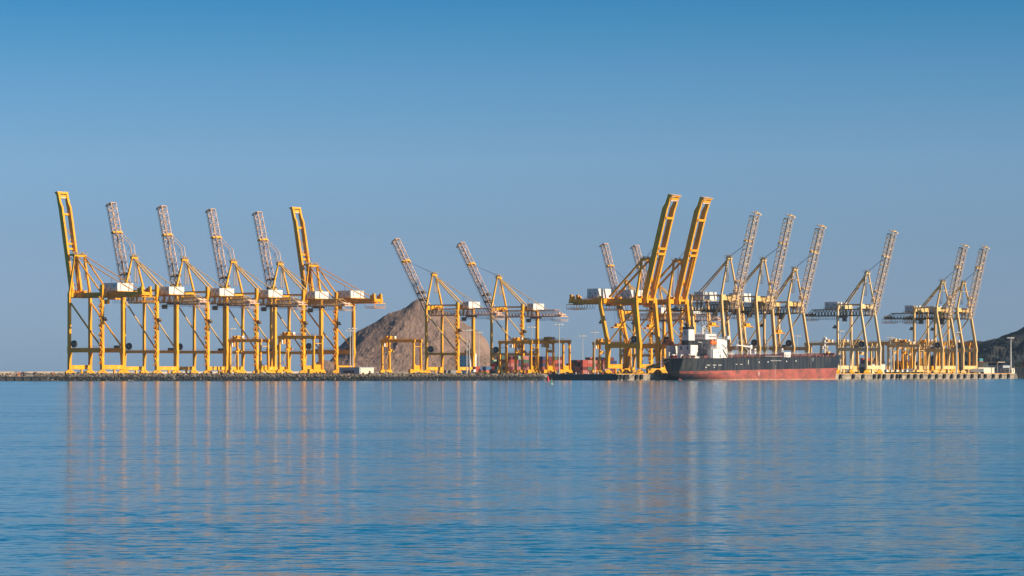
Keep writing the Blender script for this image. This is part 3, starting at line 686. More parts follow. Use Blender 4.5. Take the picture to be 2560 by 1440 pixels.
nz = n('ShaderNodeTexNoise'); nz.inputs['Scale'].default_value = 1; nz.inputs['Detail'].default_value = 3; k(mp.outputs[0], nz.inputs['Vector'])
mr = n('ShaderNodeMapRange'); mr.inputs['From Min'].default_value = .35; mr.inputs['From Max'].default_value = .65; mr.inputs['To Min'].default_value = .6; mr.inputs['To Max'].default_value = 1.4; k(nz.outputs['Fac'], mr.inputs['Value'])
sc = n('ShaderNodeVectorMath'); sc.operation = 'SCALE'; k(ad.outputs[0], sc.inputs[0]); k(mr.outputs[0], sc.inputs['Scale'])
up = n('ShaderNodeVectorMath'); up.operation = 'ADD'; k(sc.outputs[0], up.inputs[0]); up.inputs[1].default_value = (0, 0, 1)
nm = n('ShaderNodeVectorMath'); nm.operation = 'NORMALIZE'; k(up.outputs[0], nm.inputs[0]); k(nm.outputs[0], b.inputs['Normal'])
tag(mb.build('water', wm), kind='structure')

# ------------------------------------------------------------------ rocks
def rock_mat(name, dry, wet, z0, z1):
    m = bpy.data.materials.new(name); m.use_nodes = True; t = m.node_tree; b = t.nodes['Principled BSDF']; n = t.nodes.new; k = t.links.new
    b.inputs['Roughness'].default_value = .85
    g = n('ShaderNodeNewGeometry'); s = n('ShaderNodeSeparateXYZ'); k(g.outputs['Position'], s.inputs[0])
    nz = n('ShaderNodeTexNoise'); nz.inputs['Scale'].default_value = .35; nz.inputs['Detail'].default_value = 6; k(g.outputs['Position'], nz.inputs['Vector'])
    a = n('ShaderNodeMath'); a.operation = 'MULTIPLY_ADD'; k(nz.outputs['Fac'], a.inputs[0]); a.inputs[1].default_value = 1.6; k(s.outputs['Z'], a.inputs[2])
    mr = n('ShaderNodeMapRange'); mr.inputs['From Min'].default_value = z0 + .8; mr.inputs['From Max'].default_value = z1 + .8; k(a.outputs[0], mr.inputs['Value'])
    r = n('ShaderNodeValToRGB'); k(g.outputs['Random Per Island'], r.inputs[0])
    r.color_ramp.elements[0].color = (*[x * .4 for x in dry], 1); r.color_ramp.elements[1].color = (*[x * 1.6 for x in dry], 1)
    mx = n('ShaderNodeMixRGB'); k(mr.outputs[0], mx.inputs[0]); mx.inputs[1].default_value = (*wet, 1); k(r.outputs[0], mx.inputs[2]); k(mx.outputs[0], b.inputs['Base Color'])
    return m
ICO = None
def ico():
    global ICO
    if ICO: return ICO
    p = (1 + 5 ** .5) / 2
    v = [Vector(q).normalized() for q in ((-1, p, 0), (1, p, 0), (-1, -p, 0), (1, -p, 0), (0, -1, p), (0, 1, p), (0, -1, -p), (0, 1, -p), (p, 0, -1), (p, 0, 1), (-p, 0, -1), (-p, 0, 1))]
    f = [(0, 11, 5), (0, 5, 1), (0, 1, 7), (0, 7, 10), (0, 10, 11), (1, 5, 9), (5, 11, 4), (11, 10, 2), (10, 7, 6), (7, 1, 8), (3, 9, 4), (3, 4, 2), (3, 2, 6), (3, 6, 8), (3, 8, 9), (4, 9, 5), (2, 4, 11), (6, 2, 10), (8, 6, 7), (9, 8, 1)]
    ICO = (v, f); return ICO
def rocks(name, line, run, z_top, size, dens, m, inland):
    mb = MB(); v, f = ico()
    for a, b in zip(line, line[1:]):
        a = Vector((*a, 0)); b = Vector((*b, 0)); d = b - a; Ln = d.length; d.normalize(); nr = Vector((-d.y, d.x, 0)) * inland
        for i in range(int(Ln * run * dens)):
            u = random.random(); q = random.uniform(-.12, 1.08); c = a + d * (random.random() * Ln) + nr * (q * run)
            z = -.7 + (z_top + .5) * min(1, max(0, q)) ** .85 + random.uniform(-.45, .35)
            r = size * random.uniform(.6, 1.35); sc = Vector((random.uniform(.7, 1.4), random.uniform(.7, 1.2), random.uniform(.55, 1.0))); rot = Matrix.Rotation(random.uniform(0, 6.28), 3, 'Z') @ Matrix.Rotation(random.uniform(-.6, .6), 3, 'X')
            mb.add([c + Vector((0, 0, z)) + rot @ Vector((p.x * sc.x * r * random.uniform(.75, 1.15), p.y * sc.y * r, p.z * sc.z * r * random.uniform(.8, 1.1))) for p in v], f)
    # core slope under the rocks
    return mb.build(name, m)
RK = rock_mat('armour_rock', (.17, .135, .105), (.022, .023, .024), 2.1, 3.3)
RK2 = rock_mat('far_rock', (.26, .21, .165), (.05, .05, .045), .6, 1.6)
tag(rocks('rock_revetment', [(-284, 1777), (-80, 1813), (-2, 1890), (24, 1908)], 9.5, 4.2, .88, 1.1, RK, 1), 'brown and dark wet armour rocks sloping into the water below the yard', 'rocks', kind='stuff')
mb = MB()
ln = [Vector((-470, 2078, 0)), Vector((-300, 2140, 0)), Vector((-150, 2660, 0))]
for a, b in zip(ln, ln[1:]):
    d = (b - a).normalized(); nr = Vector((-d.y, d.x, 0))
    mb.loft([[(a.x, a.y, -2), (a.x + nr.x * 9, a.y + nr.y * 9, 4.2), (a.x + nr.x * 16, a.y + nr.y * 16, 4.2), (a.x + nr.x * 24, a.y + nr.y * 24, -2)],
             [(b.x, b.y, -2), (b.x + nr.x * 9, b.y + nr.y * 9, 4.2), (b.x + nr.x * 16, b.y + nr.y * 16, 4.2), (b.x + nr.x * 24, b.y + nr.y * 24, -2)]])
tag(mb.build('breakwater_embankment', M_GND), kind='structure')
tag(rocks('breakwater_rocks', [(-470, 2076), (-300, 2138), (-262, 2270)], 9.0, 4.3, .9, .8, RK2, 1), 'pale brown rocks of the long breakwater behind the left end of the quay', 'rocks', kind='stuff')
mb = MB()
for a, b in zip(ln, ln[1:]):
    d = (b - a).normalized(); nr = Vector((-d.y, d.x, 0)); a2 = a + nr * 11; b2 = b + nr * 11
    mb.loft([[(a2.x, a2.y, 4.0), (a2.x + nr.x * 1.2, a2.y + nr.y * 1.2, 4.0), (a2.x + nr.x * 1.2, a2.y + nr.y * 1.2, 5.55), (a2.x, a2.y, 5.55)],
             [(b2.x, b2.y, 4.0), (b2.x + nr.x * 1.2, b2.y + nr.y * 1.2, 4.0), (b2.x + nr.x * 1.2, b2.y + nr.y * 1.2, 5.55), (b2.x, b2.y, 5.55)]])
tag(mb.build('breakwater_parapet', M_BWL), 'pale sunlit concrete parapet wall running along the far breakwater', 'wall')
# dark jetty at the left edge
mb = MB(); mb.box((-304, 1774, -2), (-276, 1786, 2.1)); mb.box((-304.3, 1773.7, 2.1), (-276, 1786.2, 2.7)); mb.box((-304.6, 1773.4, -2), (-302.9, 1777, 2.8))
for kx in range(5): mb.box((-300 + kx * 5, 1773.5, -2), (-299.4 + kx * 5, 1774, 2.1))
tag(mb.build('low_jetty', M_DCO), 'dark low concrete jetty at the left end of the rocks', 'jetty')

# ------------------------------------------------------------------ mountains
def hill_mat(name, c1, c2, c3, sc):
    m = bpy.data.materials.new(name); m.use_nodes = True; t = m.node_tree; b = t.nodes['Principled BSDF']; n = t.nodes.new; k = t.links.new
    b.inputs['Roughness'].default_value = .95; b.inputs['Specular IOR Level'].default_value = .1
    g = n('ShaderNodeNewGeometry')
    nz = n('ShaderNodeTexNoise'); nz.inputs['Scale'].default_value = sc; nz.inputs['Detail'].default_value = 9; nz.inputs['Roughness'].default_value = .68; k(g.outputs['Position'], nz.inputs['Vector'])
    r = n('ShaderNodeValToRGB'); k(nz.outputs['Fac'], r.inputs[0]); e = r.color_ramp.elements
    e[0].position = .38; e[1].position = .50; e[0].color = (*c1, 1); e[1].color = (*c2, 1); x = e.new(.75); x.color = (*c3, 1)
    k(r.outputs[0], b.inputs['Base Color'])
    n3 = n('ShaderNodeTexNoise'); n3.inputs['Scale'].default_value = .12; n3.inputs['Detail'].default_value = 10; n3.inputs['Roughness'].default_value = .7; k(g.outputs['Position'], n3.inputs['Vector'])
    bp = n('ShaderNodeBump'); bp.inputs['Distance'].default_value = 2.0; bp.inputs['Strength'].default_value = 1; k(n3.outputs['Fac'], bp.inputs['Height']); k(bp.outputs[0], b.inputs['Normal'])
    return m
def hill(name, prof, Y0, front, back, m, nx, ny, rough, seed, lab=None):
    """prof: (px, y) silhouette points"""
    P = [((px - 1280) / F * Y0, zat(y, Y0)) for px, y in prof]
    def ph(x):
        if x <= P[0][0]: return P[0][1]
        for (a, za), (b_, zb) in zip(P, P[1:]):
            if x <= b_: return za + (zb - za) * (x - a) / (b_ - a)
        return P[-1][1]
    x0, x1 = P[0][0], P[-1][0]; vs = []; fs = []
    for j in range(ny + 1):
        v = j / ny; dy = -front + (front + back) * v; fr = 1 - abs(dy) / (front if dy < 0 else back)
        for i in range(nx + 1):
            x = x0 + (x1 - x0) * i / nx; Y = Y0 + dy
            xs = x
            k = fr ** .85; wd = (1 - fr) * front * .55
            pm = (ph(xs - wd) + ph(xs - wd * .5) + ph(xs) * 1.0 + ph(xs + wd * .5) + ph(xs + wd)) / 5
            g = noise.fractal(Vector((x / 42 + seed, Y / 42, seed)), .9, 2.1, 7)
            g2 = abs(noise.noise(Vector((x / 34 + seed + g * .6, Y / 60 + x / 90, 3 + seed))))
            z = 1.5 + (min(pm, ph(x) * 1.25 + 3) - 1.5) * k + rough * (1 - fr ** 3 * .9) * (g * 1.0 - g2 * 1.1) * min(1, fr * 4) * min(1, ph(x) / 25) + .6 * noise.noise(Vector((x / 5, Y / 5, seed))) + .4 * noise.noise(Vector((x / 2.2, Y / 4, seed)))
            vs.append((x, Y, z))
    for j in range(ny):
        for i in range(nx):
            a = j * (nx + 1) + i; fs.append((a, a + 1, a + nx + 2, a + nx + 1))
    mb = MB(); mb.add(vs, fs); o = mb.build(name, m); tag(o, lab, kind='structure'); return o
MT = hill_mat('bare_rock_slope', (.215, .15, .124), (.285, .192, .155), (.34, .23, .178), .05)
MV = hill_mat('scrub_covered_slope', (.016, .024, .03), (.032, .042, .05), (.10, .085, .075), .03)  # dark scrub with shade and blue haze put into its colours
hill('mountain', [(800, 930), (826, 905), (845, 868), (872, 842), (900, 824), (940, 804), (956, 792), (972, 783), (1005, 773), (1022, 762), (1034, 752), (1045, 748), (1056, 753), (1066, 761), (1090, 772), (1120, 782), (1146, 795), (1160, 805), (1178, 817), (1197, 829), (1213, 845), (1222, 862), (1228, 882), (1231, 905), (1240, 930)], 2760, 125, 200, MT, 300, 140, 3.2, 2.0)
hill('rock_outcrop', [(772, 931), (783, 915), (795, 904), (806, 899), (822, 902), (838, 910), (852, 925), (858, 931)], 2640, 40, 60, MT, 60, 30, 5, 5.0)
hill('low_hill', [(1215, 931), (1232, 880), (1240, 876), (1252, 884), (1268, 900), (1290, 931)], 2900, 120, 80, MT, 50, 30, 4, 7.0)
hill('headland', [(2255, 932), (2290, 912), (2320, 896), (2340, 884), (2370, 866), (2405, 854), (2430, 847), (2459, 850), (2480, 846), (2503, 845), (2524, 842), (2533, 837), (2544, 827), (2560, 817), (2600, 790), (2680, 770), (2800, 800)], 2900, 330, 200, MV, 240, 110, 14, 11.0)

# ------------------------------------------------------------------ tanker
SHIP_S0 = -2.0
ship = empty('tanker_ship', tuple(right(SHIP_S0, 33.0, 0)), math.atan2(U.y, U.x))
# local x along the ship from the stern, local y to the far side (quay), near side is -y
def zdeck(s): return 14.1 + 1.9 * (s / 203.0)
def zred(s): return 5.8 + 2.5 * (s / 203.0)
def halfb(s, z):
    zd = zdeck(s); h = max(0.0, min(1.0, z / zd))
    s_st = 13.0 * (1 - min(1, z / 5.0)) ** 1.2 if z < 5 else 0.0          # counter stern
    s_bw = 197.0 + 6.0 * h ** 2.2
    if z < 1.2: s_bw += 1.2
    q = (s - s_st) / (s_bw - s_st)
    q = max(0.0, min(1.0, q))
    B = 15.6
    b0 = 8.2 * (h ** .55) if z > 0 else 1.5
    st = b0 + (B - b0) * (1 - (1 - min(1, q / .24)) ** 2.2)
    be = .17 + .05 * (1 - h)
    bw = 1.0 if q < 1 - be else max(0.0, 1 - ((q - (1 - be)) / be) ** 2.1) ** (.75 - .15 * h)
    return st * bw
mb = MB(); NS = 64; rows = []
lev = [-2.0, 0.0, .7, 1.3, 2.5, 4.2, 'r', .3, .6, .85, 'd']
def levz(l, s):
    if l == 'r': return zred(s)
    if l == 'd': return zdeck(s)
    if isinstance(l, float) and l in (.3, .6, .85): return zred(s) + (zdeck(s) - zred(s)) * l
    return l
def station(i, l):
    f = i / NS; f = f * .75 + .25 * (.5 - .5 * math.cos(math.pi * f)); z_ = levz(l, f * 200)
    zd = zdeck(f * 200); h = max(0, min(1, z_ / zd))
    s_st = 13.0 * (1 - min(1, max(0, z_) / 5.0)) ** 1.2 if z_ < 5 else 0.0
    s_bw = 197.0 + 6.0 * h ** 2.2 + (1.2 if z_ < 1.2 else 0)
    s = s_st + (s_bw - s_st) * f; z = levz(l, s)
    return s, z
vs = []; nl = len(lev)
for side in (-1, 1):
    for i in range(NS + 1):
        for l in lev:
            s, z = station(i, l); y = halfb(s, z) * side
            vs.append((s, y, z))
off = (NS + 1) * nl
fs = []; mi = []
def band(j): return 2 if j < 2 else (1 if j < 6 else 0)
for sd, o_ in ((0, 0), (1, off)):
    for i in range(NS):
        for j in range(nl - 1):
            a = o_ + i * nl + j; q = (a, a + nl, a + nl + 1, a + 1)
            fs.append(q if sd == 0 else q[::-1]); mi.append(band(j))
for j in range(nl - 1):
    fs.append((j, j + 1, off + j + 1, off + j)); mi.append(band(j))
    a = NS * nl + j; fs.append((a + 1, a, off + a, off + a + 1)); mi.append(band(j))
for i in range(NS):
    a = i * nl + nl - 1; fs.append((a, a + nl, off + a + nl, off + a)); mi.append(3)
mb.v = vs; mb.f = fs; mb.mi = mi
hull = mb.build('hull', [M_SBL, M_SRD, M_STN, M_DRD], ship)
for p in hull.data.polygons: p.use_smooth = False
mb = MB()
pl = [(station(i, 'd')[0], -halfb(*station(i, 'd')) + .25, zdeck(station(i, 'd')[0])) for i in range(0, NS + 1, 1)]
mb.rail(pl[:-2], h=1.2, r=.045, step=2.2)
pl2 = [(x, -y, z) for x, y, z in pl]; mb.rail(pl2[:-2], h=1.2, r=.045, step=2.2)
mb.build('deck_railing', M_GAL, ship)
# bulwark at bow and forecastle
mb = MB()
for side in (-1, 1):
    pr = []
    for i in range(NS - 9, NS + 1):
        s, z = station(i, 'd'); y = halfb(s, z) * side; pr.append((s, y, z))
    for a, b in zip(pr, pr[1:]):
        k_ = .35
        mb.add([a, b, (b[0] + .3, b[1], b[2] + 1.3), (a[0] + .2, a[1], a[2] + 1.2), (a[0], a[1] - side * k_, a[2]), (b[0], b[1] - side * k_, b[2]), (b[0] + .3, b[1] - side * k_, b[2] + 1.3), (a[0] + .2, a[1] - side * k_, a[2] + 1.2)],
               [(0, 1, 2, 3), (4, 7, 6, 5), (3, 2, 6, 7), (0, 3, 7, 4), (1, 5, 6, 2)])
mb.build('bow_bulwark', M_SBL, ship)
mb = MB(); mb.loft([[(6.5, -.5, -2), (11.5, -.5, -2), (11.5, .5, -2), (6.5, .5, -2)], [(6.2, -.5, 1.7), (11.5, -.5, 1.7), (11.5, .5, 1.7), (6.2, .5, 1.7)]]); mb.build('rudder', M_SRD, ship)
# hull marks
def hy(s, z): return -halfb(s, z) - .05
mb = MB()
for s0, z0, w_, h_ in ((20, 9.6, 3.2, .35), (25.6, 9.6, 3.2, .35), (31, 9.6, 3.2, .35), (19, 8.1, 1.1, .5), (26.5, 8.1, .9, .5), (50, 10.2, 2.0, .3), (55.5, 10.2, 2.6, .3), (65, 10.3, .5, 3.0), (78, 11.3, .9, .9), (89, 11.5, .9, .9),
                       (112, 12, .9, .9), (124, 12.3, .9, .9), (78, 3.0, .5, 2.6), (146, 12.6, .35, 2.4), (186, 13.0, .35, 2.4)):
    a = (s0, hy(s0, z0), z0); b = (s0 + w_, hy(s0 + w_, z0), z0); c = (s0 + w_, hy(s0 + w_, z0 + h_), z0 + h_); d = (s0, hy(s0, z0 + h_), z0 + h_)
    mb.add([a, b, c, d], [(0, 1, 2, 3)])
for i in range(9):
    s0 = 93 + i * 1.5; z0 = 12.6; mb.box((s0, hy(s0, z0) - .02, z0), (s0 + .5, hy(s0, z0) + .1, z0 + .55))
for i in range(9):
    s0 = 98; z0 = 2.2 + i * .9; mb.box((s0, hy(s0, z0) - .02, z0), (s0 + .35, hy(s0, z0) + .1, z0 + .4))
mb.each('hull_marking', M_WHT, ship)
DK = 14.3
# aft deckhouse, funnel, accommodation, bridge
def house(name, x0, x1, y0, y1, z0, z1, m=M_WHT, parent=ship):
    mb = MB(); mb.box((x0, y0, z0), (x1, y1, z1)); return mb.build(name, m, parent)
cas = house('engine_casing', 13, 21.5, -5, 5, DK, 22.8)
mb = MB()
for y in (-2.6, 2.4): mb.box((12.9, y - .6, 19.8), (12.98, y + .6, 22.0))
mb.each('window', M_GLS, cas)
mb = MB()
for x, y in ((12.2, -4.2), (22.6, -5.2), (12.4, 2.5)): mb.box((x, y, DK), (x + 1.3, y + 1.3, DK + 2.6))
mb.box((10.5, -6.6, DK), (21, -5.6, DK + .9)); mb.each('deck_locker', M_WHT, ship)
fu = empty('funnel'); fu.parent = ship
mb = MB()
def taper(mb, x0, x1, y, z0, z1, dx=.0, dy=.0):
    mb.loft([[(x0, -y, z0), (x1, -y, z0), (x1, y, z0), (x0, y, z0)], [(x0 + dx, -y + dy, z1), (x1 - dx, -y + dy, z1), (x1 - dx, y - dy, z1), (x0 + dx, y - dy, z1)]])
taper(mb, 14.2, 21.2, 2.7, 25.8, 33.0, .35, .25); mb.build('funnel_casing', M_WHT, fu)
mb = MB(); taper(mb, 14.0, 21.4, 2.8, 22.8, 25.8); mb.build('funnel_base_band', M_SBL, fu)
mb = MB(); taper(mb, 14.4, 21.0, 2.6, 33.0, 34.7, .1, .1); mb.build('funnel_top_band', M_SBL, fu)
mb = MB()
for k_ in range(7): mb.box((14.3, -1.5, 29.3 + k_ * .45), (14.42 + k_ * .02, 1.5, 29.5 + k_ * .45))
mb.each('louvre', M_TIN, fu)
mb = MB()
for y in (-.7, .9): mb.path([(16.5, y, 34.6), (16.5, y, 36.0), (15.4, y, 36.7), (14.6, y, 36.6)], .5, 8)
mb.tube((19, -1, 34.6), (19, -1, 36.2), .3, 6); mb.tube((19.5, .8, 34.6), (19.5, .8, 36.8), .25, 6); mb.build('exhaust_pipe', M_DRK, fu)
acc = house('accommodation_block', 30, 42, -14, 14, DK, 26.6)
mb = MB()
for z in (16.8, 19.8, 25.1):
    for x in (32.5, 36.5, 39.0): mb.box((x, -14.06, z), (x + .4, -14.0, z + .5))
for z in (19.9, 23.0):
    for k_ in range(6): mb.box((29.94, -12.0 + k_ * 4.1, z), (30.0, -11.6 + k_ * 4.1, z + .6))
mb.each('porthole', M_GLS, acc)
mb = MB()
for z in (17.3, 20.4, 23.5, 26.6):
    mb.box((27.6, -14.4, z - .15), (30, 14.4, z)); mb.rail([(27.6, -14.4, z), (27.6, 14.4, z)], h=1.1, r=.05, step=2.4)
mb.rail([(30, -14, 26.6), (42, -14, 26.6), (42, 14, 26.6)], h=1.1, r=.05, step=2); mb.build('balcony', M_WHT, acc)
br = house('bridge', 30.5, 43.2, -5, 7, 26.6, 30.0)
mb = MB()
for k_ in range(6): mb.box((34.5 + k_ * 1.4, -5.06, 28.1), (35.4 + k_ * 1.4, -5.0, 29.1))
for k_ in range(5): mb.box((30.44, -3.6 + k_ * 1.9, 28.0), (30.5, -3.2 + k_ * 1.9, 29.1))
for k_ in range(8): mb.box((43.2, -4.5 + k_ * 1.4, 28.1), (43.26, -3.5 + k_ * 1.4, 29.3))
mb.each('window', M_GLS, br)
mb = MB(); mb.box((40, -15.8, 26.7), (43, 15.8, 27.0)); mb.box((40.2, -15.9, 27.0), (42.8, -13.6, 28.9)); mb.box((40.2, 13.6, 27.0), (42.8, 15.9, 28.9)); mb.rail([(40, -13.6, 27), (40, -5, 27)], r=.05, step=2); mb.build('bridge_wing', M_WHT, br)
mb = MB(); mb.rail([(30.5, -5, 30), (43.2, -5, 30), (43.2, 7, 30), (30.5, 7, 30), (30.5, -5, 30)], h=1, r=.05, step=2); mb.build('roof_railing', M_WHT, br)
mb = MB(); mb.tube((35, .5, 30), (35, .5, 37.5), .75, 8, .35); mb.tube((35, .5, 37.5), (35, .5, 40.5), .15, 5); mb.beam((35, -2.6, 36.4), (35, 3.6, 36.4), .35, .3); mb.beam((35, -1.6, 38.2), (35, 2.6, 38.2), .25, .25); mb.box((33.6, -.8, 35.2), (36.4, 1.8, 35.4)); mb.beam((36, -1.4, 35.9), (36, 2.4, 35.9), .3, .35)
for s in (-1, 1): mb.tube((35, .5 + s * 2.4, 36.4), (35, .5 + s * 2.4, 38.4), .08, 4)
mb.build('radar_mast', M_WHT, ship)
mb = MB()
for x, y, h_ in ((31.5, -4, 5.2), (33, -4.5, 3.2), (40, -3, 3.6), (42, 4, 4.5)): mb.tube((x, y, 30), (x, y, 30 + h_), .09, 4); mb.disc((x, y, 30 + h_ * .8), (0, 0, 1), .45, .6, 8)
mb.each('antenna', M_WHT, ship, 2)
mb = MB()
for z in (17.4, 20.5, 23.5):
    mb.box((30.0, -14.25, z), (42.1, -14.0, z + .12))
mb.beam((30.5, -14.6, 17.5), (35.5, -14.6, 20.5), .7, .2); mb.beam((41, -14.6, 20.5), (36, -14.6, 23.5), .7, .2); mb.build('deck_ledge', M_WHT, acc)
mb = MB()
for x, z in ((31.2, 14.3), (38.2, 17.5), (32.2, 20.6)): mb.box((x, -14.05, z), (x + .8, -14.0, z + 1.9))
mb.each('door', M_TIN, acc)
mb = MB()
for x, y in ((43.6, -12), (44.5, -4), (45, 6), (22.5, 8), (9.5, 9.5)): mb.tube((x, y, DK), (x, y, DK + 3.4), .35, 8); mb.tube((x, y, DK + 3.4), (x, y, DK + 3.9), .6, 8)
mb.each('ventilator', M_WHT, ship, 2)
mb = MB(); mb.path([(26.5, -5.0, DK), (26.5, -5.0, 24.5), (22.0, -4.8, 24.8)], .18, 5); mb.path([(28.5, 2, 17.3), (28.5, 2, 26.6)], .12, 4); mb.build('provision_crane', M_WHT, ship)
mb = MB(); mb.box((1.5, -5.2, DK), (4.5, -3.4, DK + 2.2)); mb.box((7, 5, DK), (10, 7, DK + 2.4)); mb.each('stern_locker', M_WHT, ship)
sb = house('side_house', 24.4, 35.5, -15, -10.5, DK, 20.2)
mb = MB()
for x in (26, 28.3, 30.6, 33): mb.box((x, -15.06, 17.8), (x + .5, -15.0, 18.5))
mb.box((32, -15.06, 14.6), (33, -15.0, 16.6)); mb.each('porthole', M_GLS, sb)
mb = MB(); mb.box((21.5, -15.4, 20.2), (36.5, -9.5, 20.45)); mb.rail([(21.5, -15.4, 20.45), (36.5, -15.4, 20.45)], h=1.1, r=.06, step=2)
for x in (21.8, 24): mb.tube((x, -15, DK), (x, -15, 20.2), .22, 6)
mb.beam((36.5, -14.5, 20.2), (42, -14.5, 15.4), .9, .3); mb.box((42, -15.2, 16.9), (49, -12.5, 17.2)); mb.rail([(42, -15.2, 17.2), (49, -15.2, 17.2)], r=.05, step=2)
for x in (43, 48): mb.tube((x, -14, DK), (x, -14, 17), .2, 5)
mb.build('boat_deck', M_WHT, ship)
def lifeboat(y, x0):
    mb = MB(); secs = []
    for q, rr_ in ((0, .25), (.08, .7), (.25, 1.0), (.6, 1.08), (.85, .9), (.96, .55), (1, .15)):
        x = x0 + 7.4 * q; secs.append([(x, y + 1.45 * rr_ * math.cos(a), 24.3 + (1.35 if math.sin(a) > 0 else 1.5) * rr_ * math.sin(a)) for a in [2 * math.pi * k_ / 12 for k_ in range(12)]])
    mb.loft(secs); mb.box((x0 + .9, y - .7, 25.4), (x0 + 2.5, y + .7, 26.4)); o = mb.build('lifeboat', M_ORG, ship, smooth=False)
    d = MB()
    for x in (x0 + 1.4, x0 + 6):
        d.path([(x, y - .2, 20.4), (x, y - .6 * (1 if y < 0 else -1), 23), (x, y, 26.4), (x, y + (2.2 if y < 0 else -2.2), 26.6)], .17, 5); d.box((x - .25, y - 1.2, 22.3), (x + .25, y + 1.2, 22.7))
    d.build('davit', M_WHT, o)
lifeboat(-13.8, 22.6); lifeboat(13.8, 13.0)
mb = MB(); mb.box((12.0, 11.6, 22.0), (22.0, 15.4, 22.3)); mb.box((12.0, 11.5, DK), (22.0, 13.5, 22.0)); mb.build('side_house', M_WHT, ship)
mb = MB()
for x, y in ((3, -6), (6.5, -7), (4, 3), (8.5, 4), (9, -9.5), (23.5, -9), (25, -8.5)): mb.box((x - .9, y - .9, DK), (x + .9, y + .9, DK + 1.1)); mb.tube((x, y - 1.6, DK + 1.2), (x, y + 1.6, DK + 1.2), .6, 8)
mb.each('mooring_winch', M_DRD, ship, 2)
mb = MB()
for x in (17.5, 24.5): mb.box((x, -12.6, DK), (x + 4.5, -10.6, DK + 1.8))
mb.each('red_locker', M_DRD, ship)
# cargo deck: pipes, catwalk, manifold, crane, posts
mb = MB()
for y in (-3.4, -2.3, -1.3, 1.4, 2.4): mb.tube((46, y, zdeck(46) + 1.6), (176, y, zdeck(176) + 1.6), .33, 6)
for y in (-7.5, -6.9): mb.tube((48, y, zdeck(48) + 1.1), (172, y, zdeck(172) + 1.1), .25, 6)
for k_ in range(32):
    x = 48 + k_ * 4.0; mb.box((x - .15, -7.9, zdeck(x)), (x + .15, -6.5, zdeck(x) + .9)); mb.box((x - .15, -4, zdeck(x)), (x + .15, 3, zdeck(x) + 1.3))
for k_ in range(12):
    x = 92 + k_ * 1.6; mb.tube((x, -12.5, zdeck(x) + 1.5), (x, 12.5, zdeck(x) + 1.5), .3, 6)
for k_ in range(14):
    x = 52 + k_ * 9.0; mb.tube((x, -9.5, zdeck(x)), (x, -9.5, zdeck(x) + 1.5), .8, 8); mb.tube((x + 3, -11.5, zdeck(x)), (x + 3, -11.5, zdeck(x) + 2.3), .16, 5); mb.tube((x + 4, -6, zdeck(x)), (x + 4, -6, zdeck(x) + 2.2), .3, 6)
mb.build('deck_piping', M_DRD, ship)
mb = MB()
mb.box((90, -13.2, zdeck(95) + .7), (110, -11.2, zdeck(95) + .95)); mb.build('manifold_post', M_GAL, ship)
mb = MB(); mb.box((44, -.7, zdeck(44) + 3.1), (178, .7, zdeck(44) + 3.25)); 
for y in (-.7, .7): mb.rail([(44, y, zdeck(44) + 3.2), (178, y, zdeck(44) + 3.2)], h=1.1, r=.06, step=2.4)
for k_ in range(23): mb.tube((46 + k_ * 6, 0, zdeck(46 + k_ * 6)), (46 + k_ * 6, 0, zdeck(44) + 3.1), .16, 5)
mb.build('catwalk', M_GAL, ship)
mb = MB(); mb.box((117, -11, zdeck(120)), (125, -6, zdeck(120) + 3.4)); o = mb.build('deck_store', M_WHT, ship)
mb = MB()
for x in (120.3, 121.8): mb.box((x, -11.06, zdeck(120) + .9), (x + .6, -11.0, zdeck(120) + 1.7))
mb.each('window', M_GLS, o)
for x in (61, 96, 130):
    mb = MB(); mb.box((x - .9, -1.4, zdeck(x) + 2.6), (x + .9, 1.4, zdeck(x) + 6.0)); o = mb.build('foam_monitor_hut', M_WHT, ship)
    mb = MB(); mb.box((x - .4, -1.46, zdeck(x) + 3.6), (x + .3, -1.4, zdeck(x) + 5.2)); mb.build('door', M_GLS, o)
mb = MB(); zc = zdeck(84); mb.tube((87, -3, zc), (87, -3, zc + 7.0), .8, 10, .6); mb.beam((87, -3, zc + 7.2), (67, -5, zc + 8.3), 1.0, 1.0, a2=.5, b2=.5); mb.tube((86.5, -3, zc + 3.4), (79, -3.8, zc + 7.2), .2, 5); mb.box((85.8, -4, zc + 6.0), (88.2, -2, zc + 8.4)); mb.tube((67, -5, zc + 8), (67, -5, zc + 5), .08, 4)
mb.build('hose_crane', M_WHT, ship)
for x in (76, 113):
    mb = MB(); zc = zdeck(x)
    for a, b in ((-.9, -.9), (.9, -.9), (.9, .9), (-.9, .9)): mb.tube((x + a, b, zc), (x + a * .35, b * .35, zc + 11.5), .11, 4)
    for k_ in range(5):
        z = zc + 2 + k_ * 2.0; q = .9 - .55 * (z - zc) / 11.5; mb.tube((x - q, -q, z), (x + q, -q, z + 1.5), .07, 4); mb.tube((x + q, q, z), (x - q, q, z + 1.5), .07, 4)
    mb.box((x - 1.8, -1.2, zc + 11.5), (x + 1.8, 1.2, zc + 11.7)); mb.tube((x, 0, zc + 11.7), (x, 0, zc + 13.2), .08, 4); mb.build('light_mast', M_GAL, ship)
mb = MB(); x = 187; zc = zdeck(x); mb.tube((x, 0, zc), (x, 0, zc + 11.8), .75, 10, .55); mb.tube((x, 0, zc + 11.8), (x, 0, zc + 14.5), .2, 5)
for z in (6.5, 9.6, 12.0): mb.box((x - 1.6, -1.8, zc + z), (x + 1.6, 1.8, zc + z + .2)); mb.rail([(x - 1.6, -1.8, zc + z), (x + 1.6, -1.8, zc + z)], h=.9, r=.05, step=1.2)
mb.box((x - .8, -1.2, zc + 12.2), (x + .9, .9, zc + 13.6)); mb.build('foremast', M_WHT, ship)
mb = MB()
